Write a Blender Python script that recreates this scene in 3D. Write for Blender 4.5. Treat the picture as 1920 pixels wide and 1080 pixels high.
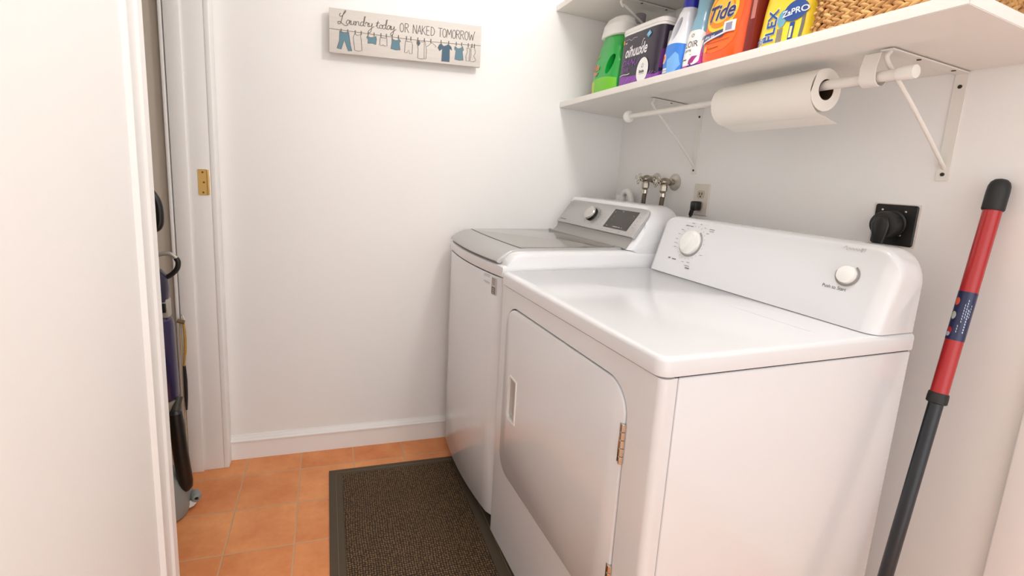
import bpy, bmesh, math, random
from math import sin, cos, pi, radians, sqrt
from mathutils import Vector, Matrix
random.seed(4)
D = bpy.data
for o in list(D.objects): D.objects.remove(o)
S = bpy.context.scene
COL = S.collection

# ------------------------------------------------------------ camera
def cam_axes(yaw, pitch, roll):
    y, p, r = map(radians, (yaw, pitch, roll))
    fw = Vector((cos(p)*sin(-y), cos(p)*cos(y), sin(p)))
    rt = Vector((cos(y), sin(y), 0)); up = rt.cross(fw)
    return rt*cos(r)+up*sin(r), -rt*sin(r)+up*cos(r), fw
CAMPOS = Vector((-1.402846, -2.000121, 1.223084))
RT, UP, FW = cam_axes(-19.10726, -9.895906, 2.435975)
FPX, PX, PY = 935.65556, 883.012, 480.607
cd = D.cameras.new('camera'); cam = D.objects.new('camera', cd); COL.objects.link(cam)
cam.matrix_world = Matrix(((RT.x, UP.x, -FW.x, CAMPOS.x), (RT.y, UP.y, -FW.y, CAMPOS.y), (RT.z, UP.z, -FW.z, CAMPOS.z), (0, 0, 0, 1)))
cd.sensor_width = 36; cd.lens = FPX*36/1920
cd.shift_x = (960-PX)/1920; cd.shift_y = (PY-540)/1920
cd.clip_start = .02
S.camera = cam

# ------------------------------------------------------------ world, lights, exposure
S.view_settings.view_transform = 'Standard'; S.view_settings.look = 'None'
S.view_settings.gamma = 1; S.view_settings.use_curve_mapping = False
S.view_settings.exposure = 0.72
w = D.worlds.new('world'); S.world = w; w.use_nodes = True
w.node_tree.nodes['Background'].inputs[0].default_value = (.95, .97, .965, 1)
w.node_tree.nodes['Background'].inputs[1].default_value = 1.2
LAMP = (-.58, -1.16, 2.36)
ld = D.lights.new('ceiling_bulb', 'POINT'); ld.shadow_soft_size = .085; ld.energy = 10.5; ld.color = (1, .985, .95)
lo = D.objects.new('ceiling_bulb', ld); lo.location = (LAMP[0], LAMP[1], LAMP[2]-.075); COL.objects.link(lo)

# ------------------------------------------------------------ helpers
A = radians(-2.80991)            # the back wall, floor tiles and closet are turned this much against the right wall
def RM(x, y, z=0): return (x*cos(A)-y*sin(A), x*sin(A)+y*cos(A), z)
def lin(c):
    c = c/255
    return c/12.92 if c <= .04045 else ((c+.055)/1.055)**2.4
def rgb(r, g, b): return (lin(r), lin(g), lin(b), 1)
MATS = {}
def mat(name, col, rough=.5, metal=0, coat=0, bump=None, alpha=None, trans=0, spec=.5):
    if name in MATS: return MATS[name]
    m = D.materials.new(name); m.use_nodes = True; nt = m.node_tree; b = nt.nodes['Principled BSDF']
    b.inputs['Base Color'].default_value = rgb(*col); b.inputs['Roughness'].default_value = rough
    b.inputs['Metallic'].default_value = metal; b.inputs['Coat Weight'].default_value = coat
    b.inputs['Coat Roughness'].default_value = .12; b.inputs['Transmission Weight'].default_value = trans
    b.inputs['Specular IOR Level'].default_value = spec
    if bump:
        tc = nt.nodes.new('ShaderNodeTexCoord'); n = nt.nodes.new('ShaderNodeTexNoise')
        n.inputs['Scale'].default_value = bump[0]; n.inputs['Detail'].default_value = 4
        bp = nt.nodes.new('ShaderNodeBump'); bp.inputs['Strength'].default_value = bump[1]; bp.inputs['Distance'].default_value = bump[2]
        nt.links.new(tc.outputs['Object'], n.inputs['Vector']); nt.links.new(n.outputs['Fac'], bp.inputs['Height'])
        nt.links.new(bp.outputs['Normal'], b.inputs['Normal'])
    MATS[name] = m; return m
WALL = mat('wall_paint', (246, 244, 242), .62, bump=(160, .25, .0006))
TRIM = mat('trim_paint', (246, 244, 242), .35)
ENAM = mat('white_enamel', (226, 226, 228), .22, coat=.6)
PLW = mat('white_plastic', (240, 238, 234), .32, coat=.2)
BRK = mat('bracket_white', (236, 232, 226), .4)
SHELF = mat('shelf_white', (240, 236, 230), .4)
SIL = mat('silver_plastic', (188, 187, 186), .34, metal=.55)
SIL2 = mat('silver_dark', (166, 164, 161), .36, metal=.6)
CHR = mat('chrome', (205, 200, 190), .16, metal=1)
BRASS = mat('old_brass_metal', (172, 163, 148), .3, metal=1)
GOLD = mat('hinge_brass', (226, 186, 112), .4, metal=.1)
BLK = mat('black_plastic', (22, 21, 21), .35)
BLK2 = mat('black_rubber', (30, 31, 32), .5)
SCR = mat('screen_glass', (58, 53, 48), .12)
GREYT = mat('grey_print', (120, 116, 112), .5)
DGREY = mat('dark_grey_print', (66, 62, 60), .5)
PAPER = mat('towel_paper', (240, 236, 228), .85, bump=(90, .3, .001))
CARD = mat('cardboard_core', (58, 36, 18), .8)
HOSE = mat('braided_hose', (112, 100, 88), .4, metal=.6)
GAP_SHADE = mat('gap_shade', (25, 23, 22), .8)  # near-black that stands in for shade inside gaps

def box(M, lo, hi, bev=0, seg=2, mi=0, axis=None, mtx=None):
    t = bmesh.new(); bmesh.ops.create_cube(t, size=1)
    for v in t.verts:
        v.co = Vector([(lo[i]+hi[i])/2+v.co[i]*(hi[i]-lo[i]) for i in range(3)])
    if bev:
        es = t.edges[:]
        if axis is not None: es = [e for e in es if abs((e.verts[0].co-e.verts[1].co).normalized()[axis]) > .9]
        bmesh.ops.bevel(t, geom=es, offset=bev, segments=seg, affect='EDGES', profile=.5)
    for f in t.faces: f.material_index = mi
    if mtx: bmesh.ops.transform(t, matrix=mtx, verts=t.verts)
    me = D.meshes.new('t'); t.to_mesh(me); t.free(); M.from_mesh(me); D.meshes.remove(me)
def rings(M, rs, caps=True, closed=False, mi=0, loop=True):
    """loft between rings of equal length"""
    vs = [[M.verts.new(p) for p in r] for r in rs]; n = len(vs[0]); k = len(vs); fs = []
    for i in range(k if closed else k-1):
        a, b = vs[i], vs[(i+1) % k]
        for j in range(n if loop else n-1):
            fs.append(M.faces.new((a[j], a[(j+1) % n], b[(j+1) % n], b[j])))
    if caps and not closed and loop:
        fs.append(M.faces.new(vs[0][::-1])); fs.append(M.faces.new(vs[-1]))
    for f in fs: f.material_index = mi
    return vs
def frame(d):
    d = d.normalized(); a = Vector((0, 0, 1)) if abs(d.z) < .9 else Vector((1, 0, 0))
    u = d.cross(a).normalized(); return u, d.cross(u)
def tube(M, pts, r, n=12, mi=0, caps=True, closed=False, flat=1):
    pts = [Vector(p) for p in pts]; k = len(pts); rs = []; pu = None
    for i, p in enumerate(pts):
        if closed: d = pts[(i+1) % k]-pts[i-1]
        else: d = pts[min(i+1, k-1)]-pts[max(i-1, 0)]
        d.normalize()
        if pu is None: u, v = frame(d)
        else:
            u = (pu-d*pu.dot(d)).normalized(); v = d.cross(u)
        pu = u; rr = r[i] if isinstance(r, (list, tuple)) else r
        rs.append([p+(u*cos(2*pi*j/n)+v*sin(2*pi*j/n)*flat)*rr for j in range(n)])
    rings(M, rs, caps, closed, mi)
def spline(P, m=8, closed=False):
    P = [Vector(p) for p in P]; out = []; k = len(P)
    for i in range(k if closed else k-1):
        if closed: a, b, c, d = P[i-1], P[i], P[(i+1) % k], P[(i+2) % k]
        else: a, b, c, d = P[max(i-1, 0)], P[i], P[i+1], P[min(i+2, k-1)]
        for j in range(m):
            t = j/m; out.append(.5*((2*b)+(c-a)*t+(2*a-5*b+4*c-d)*t*t+(-a+3*b-3*c+d)*t**3))
    if not closed: out.append(P[-1])
    return out
def lathe(M, prof, o, axis, n=24, mi=0):
    """prof = [(radius, distance along axis)]"""
    ax = Vector(axis).normalized(); u, v = frame(ax); o = Vector(o)
    rings(M, [[o+ax*h+(u*cos(2*pi*j/n)+v*sin(2*pi*j/n))*max(r, 1e-5) for j in range(n)] for r, h in prof], True, False, mi)
def prism(M, poly, f, t0, t1, mi=0):
    """2D polygon pushed through f(u,v,t)"""
    rings(M, [[f(u, v, t0) for u, v in poly], [f(u, v, t1) for u, v in poly]], True, False, mi)
def rrect(u0, v0, u1, v1, r, n=6):
    out = []
    rr = r if isinstance(r, (list, tuple)) else (r,)*4
    for (cx, cy, a0), q in zip(((u1, v1, 0), (u0, v1, 90), (u0, v0, 180), (u1, v0, 270)), rr):
        sx = -1 if a0 in (0, 270) else 1; sy = -1 if a0 in (0, 90) else 1
        for k in range(n+1):
            a = radians(a0+90*k/n); out.append((cx+sx*q+q*cos(a), cy+sy*q+q*sin(a)))
    return out
def obj(name, M, m, parent=None, loc=None, rot=None, smooth=35, **kw):
    me = D.meshes.new(name)
    if isinstance(M, bmesh.types.BMesh):
        bmesh.ops.recalc_face_normals(M, faces=M.faces[:])
        M.to_mesh(me); M.free()
    else: me = M
    for x in (m if isinstance(m, (list, tuple)) else [m]): me.materials.append(x)
    if smooth:
        me.shade_smooth(); me.set_sharp_from_angle(angle=radians(smooth))
    o = D.objects.new(name, me); COL.objects.link(o)
    if parent: o.parent = parent
    if loc: o.location = loc
    if rot is not None: o.rotation_euler = rot if isinstance(rot, tuple) else (0, 0, rot)
    for k, v in kw.items(): o[k] = v
    return o
def thing(name, label, cat, loc=(0, 0, 0), rot=(0, 0, 0), group=None):
    o = D.objects.new(name, None); COL.objects.link(o); o.location = loc
    o.rotation_euler = rot if isinstance(rot, tuple) else (0, 0, rot)
    o['label'] = label; o['category'] = cat
    if group: o['group'] = group
    o.empty_display_size = .05
    return o
def tag(o, label, cat, group=None):
    o['label'] = label; o['category'] = cat
    if group: o['group'] = group
    return o
def cut(o, M):
    """subtract closed bmesh M from object o (same local space)"""
    bmesh.ops.recalc_face_normals(M, faces=M.faces[:])
    me = D.meshes.new('c'); M.to_mesh(me); M.free(); c = D.objects.new('c', me); COL.objects.link(c)
    mats = list(o.data.materials)
    c.matrix_world = o.matrix_world
    md = o.modifiers.new('b', 'BOOLEAN'); md.object = c; md.operation = 'DIFFERENCE'; md.solver = 'EXACT'
    par = o.parent; o.parent = None; mw = (o.location.copy(), o.rotation_euler.copy()); o.location = (0, 0, 0); o.rotation_euler = (0, 0, 0); c.location = (0, 0, 0); c.rotation_euler = (0, 0, 0)
    bpy.context.view_layer.update()
    dg = bpy.context.evaluated_depsgraph_get(); nm = D.meshes.new_from_object(o.evaluated_get(dg))
    o.modifiers.clear(); o.data = nm; o.parent = par; o.location, o.rotation_euler = mw
    nm.materials.clear()
    for m in mats: nm.materials.append(m)
    D.objects.remove(c)
    nm.shade_smooth(); nm.set_sharp_from_angle(angle=radians(35))
def BM(): return bmesh.new()
def text(M, s, f, h, u=0, v=0, shear=0, bold=0, mi=0, t=.0003, sx=1, res=3, rot=0):
    """string placed with centre (u,v), cap height h, mapped through f(u,v,t)"""
    c = D.curves.new('t', 'FONT'); c.body = s; c.align_x = 'CENTER'; c.align_y = 'CENTER'; c.shear = shear; c.offset = bold; c.resolution_u = res
    o = D.objects.new('t', c); COL.objects.link(o)
    bpy.context.view_layer.update(); dg = bpy.context.evaluated_depsgraph_get()
    me = D.meshes.new_from_object(o.evaluated_get(dg)); D.objects.remove(o); D.curves.remove(c)
    k = h/.7; vs = []
    for p in me.vertices:
        x, y = p.co.x*k*sx, p.co.y*k
        x, y = x*cos(rot)-y*sin(rot), x*sin(rot)+y*cos(rot)
        vs.append(M.verts.new(f(u+x, v+y, t)))
    for q in me.polygons:
        try:
            fc = M.faces.new([vs[i] for i in q.vertices]); fc.material_index = mi
        except ValueError: pass
    D.meshes.remove(me)
def ribbon(M, pts, f, wd, mi=0, t=.0003):
    """flat brush stroke through 2D points"""
    pts = [Vector((p[0], p[1])) for p in pts]; L = []; R = []
    for i, p in enumerate(pts):
        d = (pts[min(i+1, len(pts)-1)]-pts[max(i-1, 0)])
        if d.length < 1e-9: d = Vector((1, 0))
        d.normalize(); nrm = Vector((-d.y, d.x))*wd/2
        L.append(M.verts.new(f(p.x+nrm.x, p.y+nrm.y, t))); R.append(M.verts.new(f(p.x-nrm.x, p.y-nrm.y, t)))
    for i in range(len(pts)-1):
        fc = M.faces.new((L[i], L[i+1], R[i+1], R[i])); fc.material_index = mi
def spl2(P, m=6): return [(p.x, p.y) for p in spline([(a, b, 0) for a, b in P], m)]
def patch(M, poly, f, mi=0, t=.0002, k=5):
    """filled star-shaped outline laid on a curved surface in concentric rings"""
    cu = sum(p[0] for p in poly)/len(poly); cv = sum(p[1] for p in poly)/len(poly)
    prev = None; n = len(poly)
    for i in range(1, k+1):
        s = i/k; ring = [M.verts.new(f(cu+(a-cu)*s, cv+(b-cv)*s, t)) for a, b in poly]
        for j in range(n):
            if prev is None:
                pass
            else:
                fc = M.faces.new((prev[j], prev[(j+1) % n], ring[(j+1) % n], ring[j])); fc.material_index = mi
        if prev is None:
            fc = M.faces.new(ring); fc.material_index = mi
        prev = ring
def ell(cu, cv, a, b, n=32, rot=0):
    return [(cu+a*cos(2*pi*j/n)*cos(rot)-b*sin(2*pi*j/n)*sin(rot), cv+a*cos(2*pi*j/n)*sin(rot)+b*sin(2*pi*j/n)*cos(rot)) for j in range(n)]
def dense(poly, m=6):
    out = []
    for i in range(len(poly)):
        a, b = poly[i], poly[(i+1) % len(poly)]
        for j in range(m): out.append((a[0]+(b[0]-a[0])*j/m, a[1]+(b[1]-a[1])*j/m))
    return out

# ------------------------------------------------------------ room shell
def tile_material():
    m = D.materials.new('terracotta_tile'); m.use_nodes = True; nt = m.node_tree; N = nt.nodes; Lk = nt.links.new; b = N['Principled BSDF']
    tc = N.new('ShaderNodeTexCoord'); sp = N.new('ShaderNodeSeparateXYZ'); Lk(tc.outputs['Object'], sp.inputs[0])
    def mth(op, a, bb=None):
        n = N.new('ShaderNodeMath'); n.operation = op
        for i, x in enumerate((a, bb)):
            if x is None: continue
            if isinstance(x, (int, float)): n.inputs[i].default_value = x
            else: Lk(x, n.inputs[i])
        return n.outputs[0]
    wob = N.new('ShaderNodeTexNoise'); wob.inputs['Scale'].default_value = 9; Lk(tc.outputs['Object'], wob.inputs['Vector'])
    wo = mth('MULTIPLY', mth('SUBTRACT', wob.outputs['Fac'], .5), .004)
    s = .2105; ds = []; cells = []
    for ax, off in ((0, -1.6241), (1, -.1193)):
        p = mth('DIVIDE', mth('SUBTRACT', mth('ADD', sp.outputs[ax], wo), off), s)
        fr = mth('FRACT', mth('ADD', p, 50.0)); ds.append(mth('MINIMUM', fr, mth('SUBTRACT', 1.0, fr))); cells.append(mth('FLOOR', mth('ADD', p, 50.0)))
    dist = mth('MULTIPLY', mth('MINIMUM', ds[0], ds[1]), s)
    mr = N.new('ShaderNodeMapRange'); mr.inputs[1].default_value = .0020; mr.inputs[2].default_value = .0034; Lk(dist, mr.inputs[0])
    cv = N.new('ShaderNodeCombineXYZ'); Lk(cells[0], cv.inputs[0]); Lk(cells[1], cv.inputs[1])
    wn = N.new('ShaderNodeTexWhiteNoise'); Lk(cv.outputs[0], wn.inputs['Vector'])
    n1 = N.new('ShaderNodeTexNoise'); n1.inputs['Scale'].default_value = 7; n1.inputs['Detail'].default_value = 6; n1.inputs['Roughness'].default_value = .6
    Lk(tc.outputs['Object'], n1.inputs['Vector'])
    n2 = N.new('ShaderNodeTexNoise'); n2.inputs['Scale'].default_value = 60; n2.inputs['Detail'].default_value = 3; Lk(tc.outputs['Object'], n2.inputs['Vector'])
    fac = mth('ADD', mth('MULTIPLY', n1.outputs['Fac'], .75), mth('ADD', mth('MULTIPLY', wn.outputs['Value'], .16), mth('MULTIPLY', n2.outputs['Fac'], .12)))
    cr = N.new('ShaderNodeValToRGB'); Lk(fac, cr.inputs[0]); e = cr.color_ramp.elements
    e[0].position = .3; e[0].color = rgb(214, 128, 74); e[1].position = .72; e[1].color = rgb(244, 168, 108)
    mx = N.new('ShaderNodeMix'); mx.data_type = 'RGBA'; Lk(mr.outputs[0], mx.inputs[0]); mx.inputs[6].default_value = rgb(212, 164, 124); Lk(cr.outputs[0], mx.inputs[7])
    Lk(mx.outputs[2], b.inputs['Base Color']); b.inputs['Roughness'].default_value = .5
    bp = N.new('ShaderNodeBump'); bp.inputs['Strength'].default_value = .5; bp.inputs['Distance'].default_value = .0015; Lk(mr.outputs[0], bp.inputs['Height']); Lk(bp.outputs[0], b.inputs['Normal'])
    return m
H = 2.44
def wallbox(name, lo, hi, m=WALL, rot=A, bev=0):
    M = BM(); box(M, lo, hi, bev, 2); return obj(name, M, m, rot=rot, kind='structure')
M = BM(); box(M, (-2.62, -3.4, -.06), (.35, .16, 0)); obj('floor', M, tile_material(), rot=A, kind='structure')
M = BM(); box(M, (-2.62, -3.4, H), (.35, .2, H+.06)); obj('ceiling', M, WALL, rot=A, kind='structure')
wallbox('wall_back', (-1.83, .012, 0), (.2, .12, H))
M = BM(); box(M, (0, -1.468, 0), (.12, .03, H)); obj('wall_right', M, WALL, kind='structure')
# left wall with the closet opening
M = BM()
box(M, (-1.82, -3.3, 0), (-1.706, -.733, H)); box(M, (-1.82, -.733, 2.05), (-1.706, .0, H)); obj('wall_left', M, WALL, rot=A, kind='structure')
M = BM(); box(M, (-2.5, -.03, 0), (-1.829, .06, H)); obj('wall_closet_end', M, mat('closet_shade_tone', (214, 204, 190), .7), rot=A, kind='structure')  # browner than the room walls: the closet's lack of light is put into the colour
M = BM(); box(M, (-2.5, -1.6, 0), (-2.4, -.03, H)); box(M, (-2.4, -1.6, 0), (-1.82, -1.5, H)); obj('wall_closet_back', M, MATS['closet_shade_tone'], rot=A, kind='structure')
# far jamb of the closet opening, with stop, bead and casing
j = thing('trim_1', 'white closet door jamb beside the back wall corner', 'door jamb', rot=A); j['kind'] = 'structure'
M = BM(); box(M, (-1.829, -.05, 0), (-1.706, -.0, 2.03), .002); obj('jamb_board', M, TRIM, j)
M = BM(); box(M, (-1.829, -.060, 0), (-1.778, -.045, 2.03), .003); obj('door_stop', M, TRIM, j)
M = BM(); box(M, (-1.845, -.058, 0), (-1.8325, -.03, 2.05), .004); obj('corner_bead', M, TRIM, j)
M = BM(); box(M, (-1.708, -.052, 0), (-1.688, .0115, 2.10), .004, 3); obj('casing', M, TRIM, j)
# near casing
j = thing('trim_2', 'white casing on the near side of the closet opening', 'door casing', rot=A); j['kind'] = 'structure'
M = BM(); box(M, (-1.82, -.745, 0), (-1.700, -.7335, 2.03), .002); obj('jamb_board', M, TRIM, j)
M = BM(); prism(M, [(-.7345, 0), (-.7345, .0135), (-.738, .016), (-.768, .016), (-.774, .0105), (-.806, .0085), (-.812, .012), (-.822, .012), (-.825, 0)], lambda u, v, t: (-1.706+v, u, t), 0, 2.10); obj('casing', M, TRIM, j)
# hinge leaf on the jamb
h = thing('door_hinge', 'brass hinge leaf screwed to the white closet jamb', 'hinge', RM(-1.7335, -.0505, 1.136), A)
M = BM(); prism(M, rrect(-.0155, -.047, .0155, .047, .004), lambda u, v, t: (u, t, v), -.0012, .0012); obj('leaf', M, GOLD, h)
M = BM(); lathe(M, [(.003, -.045), (.004, -.043), (.004, .043), (.003, .045)], (.0185, -.002, 0), (0, 0, 1), 12); obj('knuckle', M, GOLD, h)
for zz, xx in ((.036, .001), (0, .004), (-.036, .001)):
    M = BM(); lathe(M, [(.0035, 0), (.0035, .0012), (.001, .0016)], (xx, -.001, zz), (0, -1, 0), 12); obj('screw', M, mat('brass_dark', (140, 105, 50), .4, .8), h)
# baseboards
def baseboard(name, f, t0, t1, h=.104):
    M = BM(); prism(M, [(0, 0), (-.012, 0), (-.012, h-.030), (-.0165, h-.0265), (-.0165, h-.021), (-.011, h-.018), (-.009, h-.010), (-.0045, h-.004), (-.004, h), (0, h)], f, t0, t1); obj(name, M, TRIM, rot=A if 'back' in name else 0, kind='structure')
baseboard('baseboard_back', lambda u, v, t: (t, .0125+u, v), -1.6885, .0)
baseboard('baseboard_right', lambda u, v, t: (u-.0002, t, v), -1.455, .0)
# casing at the near end of the right wall
M = BM(); box(M, (-.016, -1.56, 0), (.12, -1.4685, 2.1), .004, 3); box(M, (.02, -3.3, 0), (.12, -1.55, H)); obj('trim_3', M, TRIM, kind='structure')

# ceiling lamp
l = thing('ceiling_lamp', 'round white flush ceiling lamp over the dryer', 'lamp', (LAMP[0], LAMP[1], H))
M = BM(); lathe(M, [(.15, -.001), (.155, -.03), (.15, -.045), (.02, -.046)], (0, 0, 0), (0, 0, 1), 40); obj('base', M, TRIM, l)
em = D.materials.new('lamp_glow'); em.use_nodes = True; eb = em.node_tree.nodes['Principled BSDF']; eb.inputs['Emission Color'].default_value = (.935, .975, 1, 1); eb.inputs['Emission Strength'].default_value = 6
M = BM(); lathe(M, [(.14, -.047), (.138, -.08), (.12, -.105), (.07, -.125), (.001, -.132)], (0, 0, 0), (0, 0, 1), 40); dm = obj('diffuser', M, em, l)
# the bulb sits just below the diffuser bowl
lo.parent = l; lo.location = (0, 0, -.23)

# ------------------------------------------------------------ rug
def rug_mats():
    m = D.materials.new('rug_beads'); m.use_nodes = True; nt = m.node_tree; N = nt.nodes; Lk = nt.links.new; b = N['Principled BSDF']
    tc = N.new('ShaderNodeTexCoord'); nz = N.new('ShaderNodeTexNoise'); nz.inputs['Scale'].default_value = 5; nz.inputs['Detail'].default_value = 1
    Lk(tc.outputs['Object'], nz.inputs['Vector'])
    va = N.new('ShaderNodeVectorMath'); va.operation = 'MULTIPLY_ADD'; Lk(nz.outputs['Color'], va.inputs[0]); va.inputs[1].default_value = (.02, .02, 0); Lk(tc.outputs['Object'], va.inputs[2])
    vo = N.new('ShaderNodeTexVoronoi'); vo.inputs['Scale'].default_value = 125; vo.inputs['Randomness'].default_value = .28; Lk(va.outputs[0], vo.inputs['Vector'])
    fl = N.new('ShaderNodeVectorMath'); fl.operation = 'MULTIPLY'; Lk(va.outputs[0], fl.inputs[0]); fl.inputs[1].default_value = (1, 1, 0); Lk(fl.outputs[0], vo.inputs['Vector'])
    cr = N.new('ShaderNodeValToRGB'); Lk(vo.outputs['Distance'], cr.inputs[0]); e = cr.color_ramp.elements
    e[0].position = .10; e[0].color = rgb(150, 118, 74); e[1].position = .46; e[1].color = rgb(44, 31, 19)
    Lk(cr.outputs[0], b.inputs['Base Color']); b.inputs['Roughness'].default_value = .8
    bp = N.new('ShaderNodeBump'); bp.invert = True; bp.inputs['Strength'].default_value = 1; bp.inputs['Distance'].default_value = .003; Lk(vo.outputs['Distance'], bp.inputs['Height']); Lk(bp.outputs[0], b.inputs['Normal'])
    return m
r = thing('floor_mat', 'dark brown beaded floor mat with flat border before the machines', 'mat', RM(-1.019, -.655, 0), A)
x1, y1 = .284, .488
M = BM(); box(M, (-x1, -y1, .0003), (x1, y1, .007), .002); obj('border', M, mat('mat_border', (82, 70, 55), .75, bump=(500, .4, .0006)), r)
M = BM(); box(M, (-x1+.05, -y1+.045, .0065), (x1-.073, y1-.040, .0105), .0015); obj('beaded_centre', M, rug_mats(), r)
M = BM()
for u in (-x1+.026, x1-.036):
    tube(M, [(u, -y1+.03, .007), (u, y1-.03, .007)], .0012, 6)
for v in (-y1+.022, y1-.022):
    tube(M, [(-x1+.03, v, .007), (x1-.03, v, .007)], .0012, 6)
obj('border_piping', M, mat('mat_piping', (112, 98, 78), .7), r)

# ------------------------------------------------------------ dryer
XF, YN, YF, XB = -.8088, -1.335, -.597, -.155
d = thing('dryer', 'white front-loading dryer nearest the camera with white console', 'dryer', ((XF+XB)/2, (YN+YF)/2, 0))
DX, DY = d.location.x, d.location.y
def dl(x, y, z): return (x-DX, y-DY, z)
M = BM(); box(M, dl(XF+.036, YN, .018), dl(XB, YF, .8742), .004, 3); obj('cabinet', M, ENAM, d)
M = BM(); box(M, dl(XF+.03, YN+.004, .03), dl(XB-.003, YF-.004, .879), 0); obj('gap_shade_core', M, GAP_SHADE, d)  # dark core added so the gap below the lid looks shaded
# front panel: rounded long edges
M = BM(); prism(M, [(XF+.034, YN+.0015), (XF+.018, YN)] + [(XF+.014-.014*sin(a)+.0, YN+.014-.014*cos(a)) for a in [radians(k*15) for k in range(0, 7)]] +
                [(XF+.010-.010*sin(a), YF-.010+.010*cos(a)) for a in [radians(90-k*15) for k in range(0, 7)]] + [(XF+.034, YF)],
                lambda u, v, t: dl(u, v, t), .022, .8742)
fp = obj('front_panel', M, ENAM, d)
DY0, DY1, DZ0, DZ1 = -1.2475, -.652, .288, .822
M = BM(); prism(M, rrect(DY0-.003, DZ0-.003, DY1+.003, DZ1+.0035, .068, 10), lambda u, v, t: dl(t, u, v), XF-.02, XF+.012); cut(fp, M)
# lid
M = BM()
rs = []
for z, ins in ((.8775, .003), (.8785, .0005), (.882, 0), (.906, 0), (.911, .0018), (.914, .0055), (.915, .011)):
    rs.append([dl(u, v, z) for u, v in rrect(XF-.006+ins, YN-.002+ins, XB, YF+.001-ins*.5, (.002, .022, .022, .002), 6)])
rings(M, rs); lidd = obj('top_panel', M, ENAM, d)
M = BM(); tube(M, [dl(-.394, -1.068, .9149), dl(-.386, -1.276, .9149)], .0006, 6); obj('scratch_line', M, mat('scratch', (205, 203, 203), .5), d)
# door
M = BM(); rs = []
for x, ins in ((XF+.010, .001), (XF-.0005, 0), (XF-.003, .001), (XF-.0045, .0035)):
    rs.append([dl(x, u, v) for u, v in rrect(DY0+ins, DZ0+ins, DY1-ins, DZ1-ins, .065-ins, 10)])
rings(M, rs); door = obj('door', M, ENAM, d)
M = BM(); q1 = rrect(DY0-.0028, DZ0-.0028, DY1+.0028, DZ1+.0032, .067, 10); q2 = rrect(DY0+.003, DZ0+.003, DY1-.003, DZ1-.003, .062, 10)
rings(M, [[dl(XF+.0085, u, v) for u, v in q1], [dl(XF+.0085, u, v) for u, v in q2], [dl(XF+.0115, u, v) for u, v in q2], [dl(XF+.0115, u, v) for u, v in q1]], closed=True); obj('door_gap_shade', M, mat('door_shade', (58, 54, 52), .6), d)  # dark ring laid in the door groove in place of its shade
hp = [(-.7005, .617), (-.7005, .4835), (-.7515, .4805), (-.7515, .6135)]
def hexo(k):  # outline of the grip pocket, chamfered far side
    return [(-.700-k*.3, .612-k), (-.700-k*.3, .490+k), (-.7075, .481+k*.8), (-.755+k, .481+k), (-.755+k, .616-k), (-.7075, .620-k)]
M = BM(); rings(M, [[dl(XF-.01, u, v) for u, v in hexo(.004)], [dl(XF+.001, u, v) for u, v in hexo(.004)], [dl(XF+.0085, u, v) for u, v in hexo(.014)]]); cut(door, M)
M = BM(); o_, i_ = hexo(-.0015), hexo(.0045)
n = len(o_)
vs = rings(M, [[dl(XF-.0045, u, v) for u, v in o_], [dl(XF-.0075, u, v) for u, v in hexo(0)], [dl(XF-.0070, u, v) for u, v in i_], [dl(XF+.000, u, v) for u, v in hexo(.0048)]], caps=False)
obj('handle_rim', M, PLW, door)
M = BM(); rings(M, [[dl(XF+.0002, u, v) for u, v in hexo(.005)], [dl(XF+.0075, u, v) for u, v in hexo(.0135)]], caps=False)
v_ = [M.verts.new(dl(XF+.0075, u, v)) for u, v in hexo(.0135)]; M.faces.new(v_)
obj('handle_pocket', M, mat('pocket_grey', (188, 184, 180), .4), door)
for z0, z1 in ((.662, .748), (.349, .435)):
    M = BM(); n = 5
    for k in range(n):
        a = z0+(z1-z0)*k/n; lathe(M, [(.0042, 0), (.0052, .001), (.0052, (z1-z0)/n-.0015), (.0042, (z1-z0)/n-.0008)], dl(XF-.004, DY0-.001, a), (0, 0, 1), 10)
    box(M, dl(XF-.006, DY0+.001, z0+.002), dl(XF-.0035, DY0+.0085, z1-.002), .0005)
    obj('hinge', M, CHR, door)
# console
def console(name, y0, y1, zb, zt, fx0, fx1, bx, rad0, rad1, m, loc, edge=.02, bow=.0, front_r=.016, zfoot=None):
    """body whose front leans back from fx0 (at zb) to fx1 (at zt); rounded upper corners at both ends"""
    M = BM(); st = []
    K = 12
    for k in range(K+1):
        a = pi/2*k/K; st.append((y0+rad0*(1-cos(a)), rad0*(1-sin(a))))
    for k in range(1, 12): st.append((y0+rad0+(y1-y0-rad0-rad1)*k/12, 0))
    for k in range(K+1):
        a = pi/2*k/K; st.append((y1-rad1*(1-sin(a)), rad1*(1-cos(a))))
    rs = []
    for y, dz in st:
        zt_ = zt-dz; e = min(y-y0, y1-y); pin = 0
        if e < edge: pin = (edge-sqrt(max(0, edge*edge-(edge-e)**2)))*.8
        f = lambda z: fx0+(fx1-fx0)*((z-zb)/(zt-zb))-bow*sin(pi*max(0, min(1, (z-zb)/(zt-zb))))+pin
        p = []
        r = front_r
        for k in range(13): z = zb+(zt_-r-zb)*k/12; p.append((f(z), z))
        cx, cz = f(zt_-r)+r*1.05, zt_-r
        for k in range(1, 6):
            a = pi/2*k/6; p.append((cx-r*1.05*cos(a), cz+r*sin(a)))
        p.append((cx, zt_))
        rb = .02
        p.append((bx-rb-.01, zt_-.001))
        for k in range(1, 6):
            a = pi/2*k/5; p.append((bx-rb+rb*sin(a)-pin*.3, zt_-.001-rb+rb*cos(a)))
        p.append((bx-pin*.3, zfoot if zfoot else zb))
        if zfoot: p.append((fx0+.05, zfoot))
        rs.append([(px-loc[0], y-loc[1], pz-loc[2]) for px, pz in p])
    rings(M, rs)
    return M
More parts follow.
